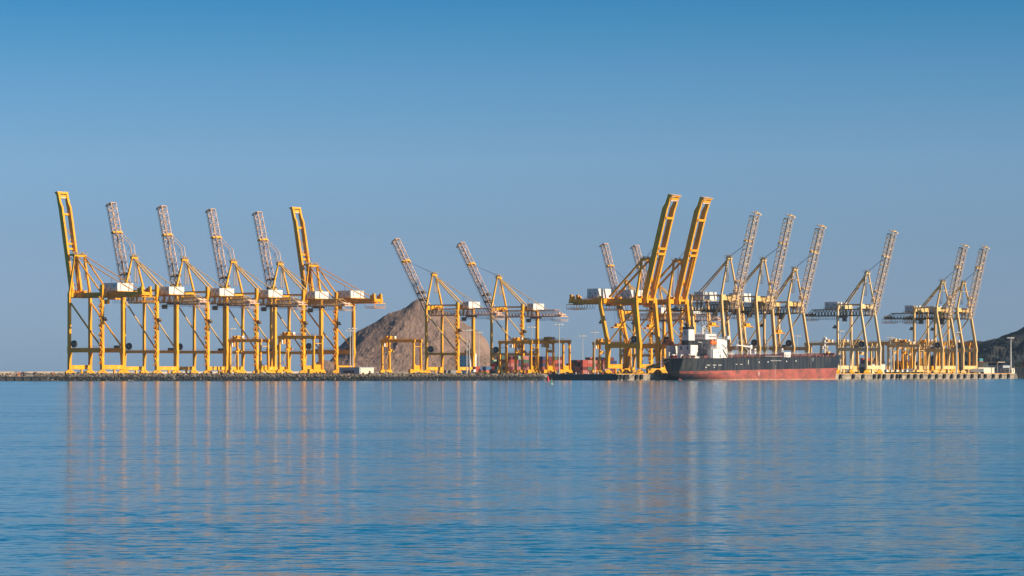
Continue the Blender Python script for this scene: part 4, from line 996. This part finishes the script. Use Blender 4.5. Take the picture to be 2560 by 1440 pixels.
for x, y in ((180, -5), (184, 4), (190, -4), (193, 2), (178, 6)): mb.box((x - 1.4, y - 1.6, zdeck(x)), (x + 1.4, y + 1.6, zdeck(x) + 1.3)); mb.tube((x, y - 2.2, zdeck(x) + 1.7), (x, y + 2.2, zdeck(x) + 1.7), .9, 10)
mb.each('anchor_windlass', M_DRD, ship, 2)
mb = MB(); x = 199.3; z = 10.5; y = hy(x - 1, z) - .15
mb.tube((197.2, hy(197.2, 11), 11.3), (197.6, hy(197.6, 9) - .2, 8.8), .25, 5); mb.beam((196.6, hy(196.6, 9) - .25, 8.7), (198.6, hy(198.4, 9) - .3, 8.9), .4, .5); mb.build('anchor', M_DRD, ship)
tag(ship, 'moored oil tanker with black and faded red hull, white bridge and red deck pipes', 'ship')

# second ship at the right edge: dark bow with mooring line
bs = empty('moored_ship', tuple(at(2536, 2330, 0)), math.atan2(U.y, U.x) - R(20))
mb = MB(); secs = []
for i in range(13):
    f = i / 12; x = f * 60
    bt = 9 * (1 - (1 - min(1, f * 2.2)) ** 2); bl = 7 * (1 - (1 - min(1, f * 1.8)) ** 2)
    xs = x; zt = 9.5 - 2.5 * min(1, f * 2)
    secs.append([(xs + 5, -bl, -2), (xs + 3, -bl - (bt - bl) * .3, 2), (xs, -bt - .05, zt), (xs, bt + .05, zt), (xs + 3, bl + (bt - bl) * .3, 2), (xs + 5, bl, -2)])
mb.loft(secs); mb.build('hull', M_SBL, bs)
mb = MB(); mb.box((12, -4, 8), (30, 4, 14)); mb.build('superstructure', M_DRD, bs)
tag(bs, 'black bow of another moored ship cut off by the right edge', 'ship')
def sag(a, b, s, r, n=10):
    mb = MB(); a = Vector(a); b = Vector(b); mb.path([a.lerp(b, i / n) - Vector((0, 0, s * 4 * (i / n) * (1 - i / n))) for i in range(n + 1)], r, 4); return mb
o = sag(at(2537, 2331, 9.3), at(2527, 2318, 4.3), .6, .14).build('mooring_rope', M_GAL); tag(o, 'pale mooring rope from the black bow at the right edge to the quay', 'rope')
o = sag(right(SHIP_S0 + .5, 27, 13.9), right(-30, 14.5, LAND + .8), .8, .16).build('mooring_rope', M_ROP); tag(o, 'long upper mooring rope from the tanker stern down to the quay', 'rope', 'mooring ropes at the tanker stern')
o = sag(right(SHIP_S0 + .5, 31, 13.4), right(-22, 15.0, LAND + .8), 1.2, .16).build('mooring_rope', M_ROP); tag(o, 'shorter lower mooring rope from the tanker stern down to the quay', 'rope', 'mooring ropes at the tanker stern')
# gangway beside the stern
# ------------------------------------------------------------------ buoys and markers
def buoy(px, Y, m, lab, k=1.0):
    r_ = empty('channel_buoy', tuple(at(px, Y, 0))); r_.scale = (k, k, k)
    mb = MB(); mb.tube((0, 0, -.4), (0, 0, .35), 1.45, 16, 1.6); mb.tube((0, 0, .35), (0, 0, .7), 1.6, 16, .9); mb.build('float', M_GRW if m is M_BUG else m, r_)
    mb = MB(); mb.tube((0, 0, .6), (0, 0, 1.2), .95, 10, .8); mb.tube((0, 0, 1.2), (0, 0, 3.1), .62, 8, .34) if m is M_BUG else mb.tube((0, 0, 1.2), (0, 0, 3.4), .75, 10, .62); mb.build('tower', m, r_)
    mb = MB(); mb.tube((0, 0, 3.1), (0, 0, 4.1), .42, 10, .02 if m is M_BUG else .42); mb.build('top_mark', m, r_)
    mb = MB(); mb.tube((0, 0, 3.4), (0, 0, 4.6), .09, 5); mb.disc((0, 0, 4.5), (0, 0, 1), .16, .3, 8); mb.build('lantern', M_GAL, r_)
    tag(r_, lab, 'buoy'); return r_
b1 = buoy(1370.5, 1840, M_BUR, 'red navigation buoy floating in front of the rocks', .74); b1.rotation_euler = (0, R(-5), 0)
b2 = buoy(1378.5, 1312, M_BUG, 'green navigation buoy with stained white float, in front of the red buoy', .56); b2.rotation_euler = (0, R(3), .4)
for px, Y, lab in ((47, 1800, 'orange marker post at the far left above the dark jetty'), (132, 1806, 'orange marker post on the rocks left of the first crane')):
    mb = MB(); p = at(px, Y, 0); zb = 2.6; mb.tube((p.x - .5, p.y, zb), (p.x + .3, p.y, zb + 1.9), .35, 6, .25); mb.box((p.x - .5, p.y - .5, zb + 1.5), (p.x + .9, p.y + .4, zb + 2.2)); mb.tube((p.x - .5, p.y, -1), (p.x - .5, p.y, zb + .1), .2, 6); tag(mb.build('marker_post', M_ORG), lab, 'marker', 'orange marker posts')

# ------------------------------------------------------------------ light masts
def mast(px, ytop, Y, ybase, lab, thick=1.0):
    p = at(px, Y, 0); z1 = zat(ytop, Y); r_ = empty('light_tower', (p.x, p.y, LAND)); H = z1 - LAND
    mb = MB(); mb.tube((0, 0, 0), (0, 0, H), .42 * thick, 8, .2 * thick); mb.box((-.6, -.6, 0), (.6, .6, .8)); mb.build('pole', M_GAL, r_)
    mb = MB(); mb.tube((0, 0, H - .4), (0, 0, H), 1.3, 12, 1.3); 
    for k_ in range(8):
        a = math.pi * k_ / 4; c, s_ = math.cos(a), math.sin(a); mb.tube((0, 0, H - .2), (c * 2.4, s_ * 2.4, H - .2), .1, 4)
    ho = mb.build('lamp_ring', M_GAL, r_)
    mb = MB()
    for k_ in range(8):
        a = math.pi * k_ / 4; c, s_ = math.cos(a) * 2.5, math.sin(a) * 2.5; mb.box((c - .45, s_ - .45, H - .9), (c + .45, s_ + .45, H - .35))
    mb.each('floodlight', M_WHT, ho)
    tag(r_, lab, 'light mast', 'high light masts of the port'); return r_
mast(579, 820, 1960, 0, 'tall light mast above the dull yellow yard gantry among the left cranes')
mast(875.5, 825, 1990, 0, 'tall light mast, left of two behind the low grey and white building')
mast(882, 819, 1935, 0, 'tall light mast, right of two behind the low grey and white building')
mast(1167, 824, 2040, 0, 'tall light mast, left of the close pair before the mountain right side')
mast(1173, 823, 2050, 0, 'tall light mast, right of the close pair before the mountain right side')
mast(1197, 829, 2120, 0, 'tall light mast in front of the steep right edge of the mountain')
mast(1329.5, 816, 2060, 0, 'tall light mast rising behind the three overlapping yard gantries')
mast(1398, 809, 1960, 0, 'tallest light mast at the right end of the three overlapping yard gantries')
mast(1456.5, 838, 2250, 0, 'light mast standing in open sky over the red containers')
mast(1487, 829, 2140, 0, 'light mast behind the yard gantry next to the first near box-boom crane')
mast(1993, 838, 2300, 0, 'light mast seen between the buff cranes above the tanker deck')
mast(2101, 826, 2180, 0, 'light mast beside the landside leg of the palest cream crane')
mast(2226.5, 842, 2350, 0, 'light mast between the palest cream crane and the last pair')
mast(2391.5, 829, 2238, 0, 'thick pale light mast standing between the last two cranes', 1.7)
mast(2527, 843, 2335, 0, 'light mast at the right end of the quay before the dark headland', 1.6)

# ------------------------------------------------------------------ containers
CC = [('maroon', (.14, .025, .025)), ('brick red', (.42, .07, .045)), ('faded pink red', (.46, .16, .13)), ('dark blue', (.03, .05, .13)), ('mid blue', (.05, .15, .30)), ('green', (.06, .12, .08)), ('pale green', (.30, .45, .33)), ('orange red', (.62, .14, .05)), ('grey', (.25, .26, .27)), ('teal', (.05, .26, .29)), ('white', (.6, .6, .57))]
cm = {}
def cont_mesh(name, col, L=6.06):
    if (name, L) in cm: return cm[(name, L)]
    m = mat('container_' + name.replace(' ', '_'), col, rough=.6, var=.15, scale=.4, dirt=(.15, .08, .05), dirt_amt=.3)
    mb = MB(); W = 2.44; H = 2.55
    for sx in (0, L - .18):
        for sy in (0, W - .18): mb.box((sx, sy, 0), (sx + .18, sy + .18, H))
    mb.box((.02, .02, 0), (L - .02, W - .02, .16)); mb.box((.02, .02, H - .14), (L - .02, W - .02, H - .01))
    mb.box((.08, .1, .1), (L - .06, W - .1, H - .08))
    n_ = int(L / .8)
    for k_ in range(n_):
        x = .25 + (L - .5) * k_ / n_
        mb.box((x, .04, .16), (x + .36, .1, H - .14)); mb.box((x, W - .1, .16), (x + .36, W - .04, H - .14))
    for k_ in range(4): mb.tube((.03, .4 + k_ * .55, .15), (.03, .4 + k_ * .55, H - .15), .035, 4)
    me = mb.build('tmp', m); d = me.data; bpy.data.objects.remove(me); cm[(name, L)] = d; return d
TIER = ['bottom', 'second', 'third', 'fourth', 'fifth']
GC = 'stacked shipping containers in the yard'
seen_lab = set()
def container(p, cname, label, L=6.06, rz=None):
    col = dict(CC)[cname]; o = bpy.data.objects.new('shipping_container', cont_mesh(cname, col, L)); COL.objects.link(o)
    o.location = p; o.rotation_euler = (0, 0, math.atan2(U.y, U.x) if rz is None else rz); tag(o, label, 'container', GC); return o
def stack(px, Y, rows, bays, tiers, where, pal, seed):
    rs = random.Random(seed); base = at(px, Y, 0)
    # local: x along U, y local (left of U) is -V, so rows go along +V with negative local y
    hts = {}
    for r_ in range(rows):
        for b_ in range(bays):
            hts[(r_, b_)] = max(1, tiers - (rs.random() < .35) - (rs.random() < .15))
    for r_ in range(rows):
        for b_ in range(bays):
            top = hts[(r_, b_)]
            for t_ in range(top):
                vis_end = (b_ == 0) or hts[(r_, b_ - 1)] <= t_
                vis_side = (r_ == rows - 1) or hts[(r_ + 1, b_)] <= t_
                if not (vis_end or vis_side): continue
                c = rs.choice(pal)
                p = base + V * (2.6 * (r_ + 1)) + U * (6.3 * b_); p.z = LAND + .02 + 2.58 * t_
                if b_ == 0: lab = '%s container, %s tier, %s row, end face of %s' % (c, TIER[t_], ORD[r_], where)
                else: lab = '%s container, %s tier, %s box back, %s row, %s' % (c, TIER[t_], ORD[b_], ORD[r_], where)
                container(p, c, lab)
stack(1227, 2160, 6, 4, 5, 'stack beside the mountain', ['maroon', 'maroon', 'maroon', 'brick red', 'brick red', 'dark blue', 'green', 'pale green', 'faded pink red'], 1)
stack(1322, 2230, 5, 4, 5, 'stack behind yard gantries', ['maroon', 'maroon', 'brick red', 'brick red', 'green', 'dark blue', 'faded pink red', 'brick red'], 2)
stack(1415, 2240, 6, 3, 4, 'low stack in open', ['maroon', 'maroon', 'brick red', 'maroon', 'faded pink red', 'brick red', 'green'], 3)
stack(1456, 2370, 6, 4, 5, 'stack under near crane', ['maroon', 'maroon', 'dark blue', 'brick red', 'faded pink red', 'orange red', 'brick red'], 4)
stack(2150, 2480, 5, 3, 5, 'stack behind cream crane', ['maroon', 'brick red', 'maroon', 'dark blue', 'mid blue'], 5)
stack(2232, 2430, 4, 2, 4, 'stack before last cranes', ['maroon', 'brick red', 'brick red', 'maroon'], 6)
for i, (px, Y, t_, c) in enumerate(((1188, 2100, 0, 'brick red'), (1188, 2100, 1, 'brick red'), (1201, 2108, 0, 'orange red'), (1201, 2108, 1, 'mid blue'), (1215, 2100, 0, 'orange red'), (1215, 2100, 1, 'mid blue'), (1229, 2110, 0, 'dark blue'), (1229, 2110, 1, 'brick red'), (1243, 2100, 0, 'teal'), (1243, 2100, 1, 'green'))):
    p = at(px, Y, LAND + .02 + 2.58 * t_); container(p, c, '%s container, %s tier, %s column, low front stack beside the mountain' % (c, TIER[t_], ORD[i // 2]))
for px, Y, z, c, lab in ((1116, 2080, 0, 'grey', 'left grey container standing alone on the ground before the mountain'), (1127, 2080, 0, 'grey', 'right grey container standing alone on the ground before the mountain'),
                         (2458, 2440, 5.0, 'brick red', 'brick red container topmost of three behind the cream building at the right'), (2449, 2450, 9.9, 'teal', 'teal container perched highest at the right end of the quay'),
                         (2458, 2440, 2.5, 'orange red', 'orange red container, middle of three behind the cream building at the right'), (2458, 2440, 0, 'brick red', 'brick red container, lowest of three behind the cream building at the right'),
                         (2449, 2450, 7.5, 'orange red', 'orange red container under the teal one at the right end of the quay')):
    o = container(at(px, Y, LAND + .03 + z), c, lab)

for k_, pxy in enumerate(((2449, 2450),)):
    mb = MB(); p = at(2449, 2450, LAND); a = [p, p + U * 6.1, p + U * 6.1 - V * 2.44, p - V * 2.44]
    mb.loft([[(c.x, c.y, LAND) for c in a], [(c.x, c.y, LAND + 7.5) for c in a]]); tag(mb.build('plant_room', M_TIN), 'grey plant room carrying containers behind the cream building at the right', 'building')

# ------------------------------------------------------------------ buildings
def bldg(name, px, Y, lu, lv, h, m, roofm, lab, windows=None, rh=.3, doors=True):
    """near-left corner at px; lu along U, lv along V"""
    p = at(px, Y, LAND); r_ = empty(name, tuple(p), math.atan2(V.y, V.x))   # local x = V, local y = U
    mb = MB(); mb.box((0, 0, 0), (lv, lu, h)); mb.build('wall', m, r_)
    mb = MB(); mb.box((-.3, -.3, h), (lv + .3, lu + .3, h + rh)); mb.build('roof', roofm, r_)
    if windows:
        n0, n1, zs, wh, ww, mg = windows
        for z in zs:
            for k_ in range(n0):
                x = lv * (k_ + .5) / n0; mb = MB(); mb.box((x - ww / 2, -.06, z), (x + ww / 2, 0.02, z + wh)); mb.build('window', mg, r_)
            for k_ in range(n1):
                y = lu * (k_ + .5) / n1; mb = MB(); mb.box((lv - .02, y - ww / 2, z), (lv + .06, y + ww / 2, z + wh)); mb.build('window', mg, r_)
    tag(r_, lab, 'building'); return r_
M_RW = mat('dark_red_window', (.09, .02, .02), rough=.3)
o = bldg('low_building', 848, 1868, 14, 16.5, 3.9, M_TIN, M_ROOF, 'long low grey and white building with dark red windows below two light masts', rh=.5)
for k_ in range(4):
    mb = MB(); mb.box((3.4 + k_ * 2.3, -.07, .5), (5.3 + k_ * 2.3, .02, 2.4)); mb.build('window', M_RW, o)
mb = MB(); mb.box((16.5, 1.2, 0), (16.6, 13.9, 3.85)); mb.build('white_end_wall', M_CRW, o)
mb = MB(); mb.box((16.6, 9, 0), (16.68, 10.6, 2.1)); mb.build('door', M_RW, o)
bldg('office_block', 1139, 2240, 12, 10.5, 15.0, M_HOU, M_ROOF, 'white four-storey office block at the foot of the mountain with dark windows', (3, 3, (2.2, 5.6, 9.0, 12.0), 1.0, 1.3, M_TIN))
o = bldg('warehouse', 2141, 2300, 22, 14, 7.2, M_TIN, M_ROOF, 'long pale warehouse with a dark opening behind the palest cream crane', rh=.35)
mb = MB(); mb.box((1.5, -.06, 0), (11.5, .02, 5.0)); mb.build('dark_doorway', M_DRK, o)
mb = MB(); mb.box((14.0, .4, 0.05), (14.08, 21.6, 6.9)); mb.build('end_wall', M_CRW, o)
o = bldg('quay_building', 2426, 2330, 26, 7, 4.6, M_CRW, M_CRW, 'long cream flat-roofed building on the quay just right of the last crane', rh=.25)
mb = MB(); mb.box((7.0, 4.5, 1.2), (7.07, 7.2, 3.2)); mb.build('window', M_GLS, o)
o = bldg('gate_house', 2431, 2400, 8, 10, 8.5, M_CRW, M_ROOF, 'taller cream building with flat canopy roof behind the quay building at the right', rh=.5)
mb = MB(); mb.box((6, -2, 8.9), (24, 10, 9.4));
for x in (22, 22.6): mb.tube((x, 0, 0), (x, 0, 8.9), .2, 6)
mb.build('canopy', M_BWL, o)
o = bldg('shore_shed', 2470, 2500, 14, 14, 6.5, M_TIN, M_ROOF, 'low grey shed in front of the dark headland', (3, 2, (2.5,), 1.2, 1.5, M_GLS))
o = bldg('shore_shed', 2500, 2480, 9, 9, 4.4, M_CRW, M_DRD, 'small shed with red roof left of the last light mast', (2, 2, (1.5,), 1.2, 1.2, M_GLS))
# fence-like parapet far on the land (pale strip behind the yard)
mb = MB(); 
for a, b in (((-150, 2650), (-120, 2610)), ((-120, 2610), (60, 2590))):
    mb.loft([[(a[0], a[1], 3.6), (a[0], a[1] + 1, 3.6), (a[0], a[1] + 1, 5.4), (a[0], a[1], 5.4)], [(b[0], b[1], 3.6), (b[0], b[1] + 1, 3.6), (b[0], b[1] + 1, 5.4), (b[0], b[1], 5.4)]])
tag(mb.build('boundary_wall', M_BWL), 'pale low boundary wall at the foot of the mountain', 'wall')

# ------------------------------------------------------------------ vehicles
def truck(M1, boxed):
    r_ = empty('yard_truck')
    mb = MB(); mb.loft([[(0, -1.2, .9), (2.3, -1.2, .9), (2.3, 1.2, .9), (0, 1.2, .9)], [(0, -1.2, 2.0), (2.3, -1.2, 2.0), (2.3, 1.2, 2.0), (0, 1.2, 2.0)], [(.5, -1.1, 3.1), (2.3, -1.1, 3.1), (2.3, 1.1, 3.1), (.5, 1.1, 3.1)]]); c = mb.build('cab', M1, r_)
    mb = MB(); mb.box((.1, -1.0, 2.05), (.45, 1.0, 2.8)); mb.box((.8, -1.22, 2.0), (1.9, 1.22, 2.75)); mb.build('window', M_GLS, c)
    mb = MB(); mb.box((2.3, -.9, .8), (13.5, .9, 1.25)); 
    if not boxed:
        for k_ in range(8): mb.box((2.6 + k_ * 1.45, -1.2, 1.1), (2.9 + k_ * 1.45, 1.2, 1.4))
    mb.build('chassis', M_OLV, r_)
    for x in (1.1, 4.2, 11, 12.4):
        mb = MB()
        for s in (-1, 1): mb.wheel((x, s * 1.0, .5), (0, 1, 0), .5, .35)
        mb.build('wheel', M_RUB, r_)
    if boxed:
        mb = MB(); mb.box((3.0, -1.22, 1.3), (13.2, 1.22, 3.9)); mb.build('cargo_box', M_HOU, r_)
    index_kids(r_); return r_
tA = truck(M_HOU, False); tB = truck(M_HOU, True)
TR = [(tA, 2212, 2235, 'empty yard trailer truck, leftmost of the line behind the quay edge'), (tA, 2224, 2262, 'empty yard trailer truck, second in the line behind the quay edge'), (tA, 2237, 2240, 'empty yard trailer truck, third in the line behind the quay edge'),
      (tA, 2250, 2262, 'empty yard trailer truck, fourth in the line behind the quay edge'), (tA, 2262, 2240, 'empty yard trailer truck, last in the line before the right pair of cranes'),
      (tB, 2255, 2300, 'white box truck behind the line of yard trailers'), (tB, 2268, 2330, 'white box truck, right of the other white box truck'),
      (tB, 2418, 2290, 'white box truck parked under the rightmost crane'), (tA, 1508, 2010, 'yard trailer truck left of the first near-berth crane'), (tA, 1180, 1950, 'yard trailer truck by the crane leg in front of the mountain')]
for src, px, Y, lab in TR:
    o = src if src not in used else copy_tree(src); used.add(src); o.location = at(px, Y, LAND); o.rotation_euler = (0, 0, math.atan2(V.y, V.x) + (.25 if src is tB else 0)); tag(o, lab, 'truck', 'trucks on the quay')

# small barrier posts on the pier end
pb = MB(); pb.tube((0, 0, 0), (0, 0, 1.5), .28, 6, .22); pb.box((-.35, -.35, 0), (.35, .35, .35))
for i in range(12):
    px = 1432 + i * 8.2 + random.uniform(-2, 2); Y = 1975 + random.uniform(-12, 30); m_ = M_WHT if i % 3 else M_ORG
    o = pb.build('barrier_post', m_) if i < 2 or True else None; o.location = at(px, Y, LAND)
    tag(o, '%s barrier post, %s of the row on the bare pier end' % ('white' if i % 3 else 'orange', ORD[i]), 'post', 'barrier posts on the pier end')

# ------------------------------------------------------------------ shrubs near the right end
def shrub(px, Y, w_, h_, lab, seed):
    rs = random.Random(seed); p = at(px, Y, LAND); r_ = empty('shrub', tuple(p))
    mb = MB()
    for k_ in range(6): a = rs.uniform(0, 6.28); mb.tube((0, 0, 0), (math.cos(a) * w_ * .3, math.sin(a) * w_ * .3, h_ * .7), .14, 5, .05)
    mb.build('trunk', M_BARK, r_)
    mb = MB()
    for k_ in range(1400):
        c = Vector((rs.gauss(0, .32) * w_, rs.gauss(0, .32) * w_, h_ * (.3 + .7 * rs.random() ** .8))); f = 1 - (c.z / h_) ** 3 * .6; c.x *= f; c.y *= f
        a = Vector((rs.uniform(-1, 1), rs.uniform(-1, 1), rs.uniform(-1, 1))).normalized() * .35; b = a.cross(Vector((rs.random(), rs.random(), rs.random()))).normalized() * .25
        mb.add([c - a, c + b, c + a, c - b], [(0, 1, 2, 3)])
    mb.build('crown', M_LEAF, r_); tag(r_, lab, 'shrub', 'shrubs behind the right end of the quay')
shrub(2548, 2440, 5.5, 8.0, 'olive green shrub behind the black bow at the right edge', 1)
shrub(2497, 2520, 4.5, 4.5, 'low shrub beside the grey shed before the headland', 2)

# ------------------------------------------------------------------ haze
mb = MB(); mb.box((-9500, -400, -4), (9500, 14500, 134))
hm = bpy.data.materials.new('haze_air'); hm.use_nodes = True; t = hm.node_tree; t.nodes.clear()
pv = t.nodes.new('ShaderNodeVolumePrincipled'); mo = t.nodes.new('ShaderNodeOutputMaterial'); t.links.new(pv.outputs[0], mo.inputs['Volume'])
pv.inputs['Color'].default_value = (.5, .75, 1.0, 1); pv.inputs['Density'].default_value = 0.00003; pv.inputs['Anisotropy'].default_value = 0.0
tag(mb.build('haze', hm), kind='stuff')
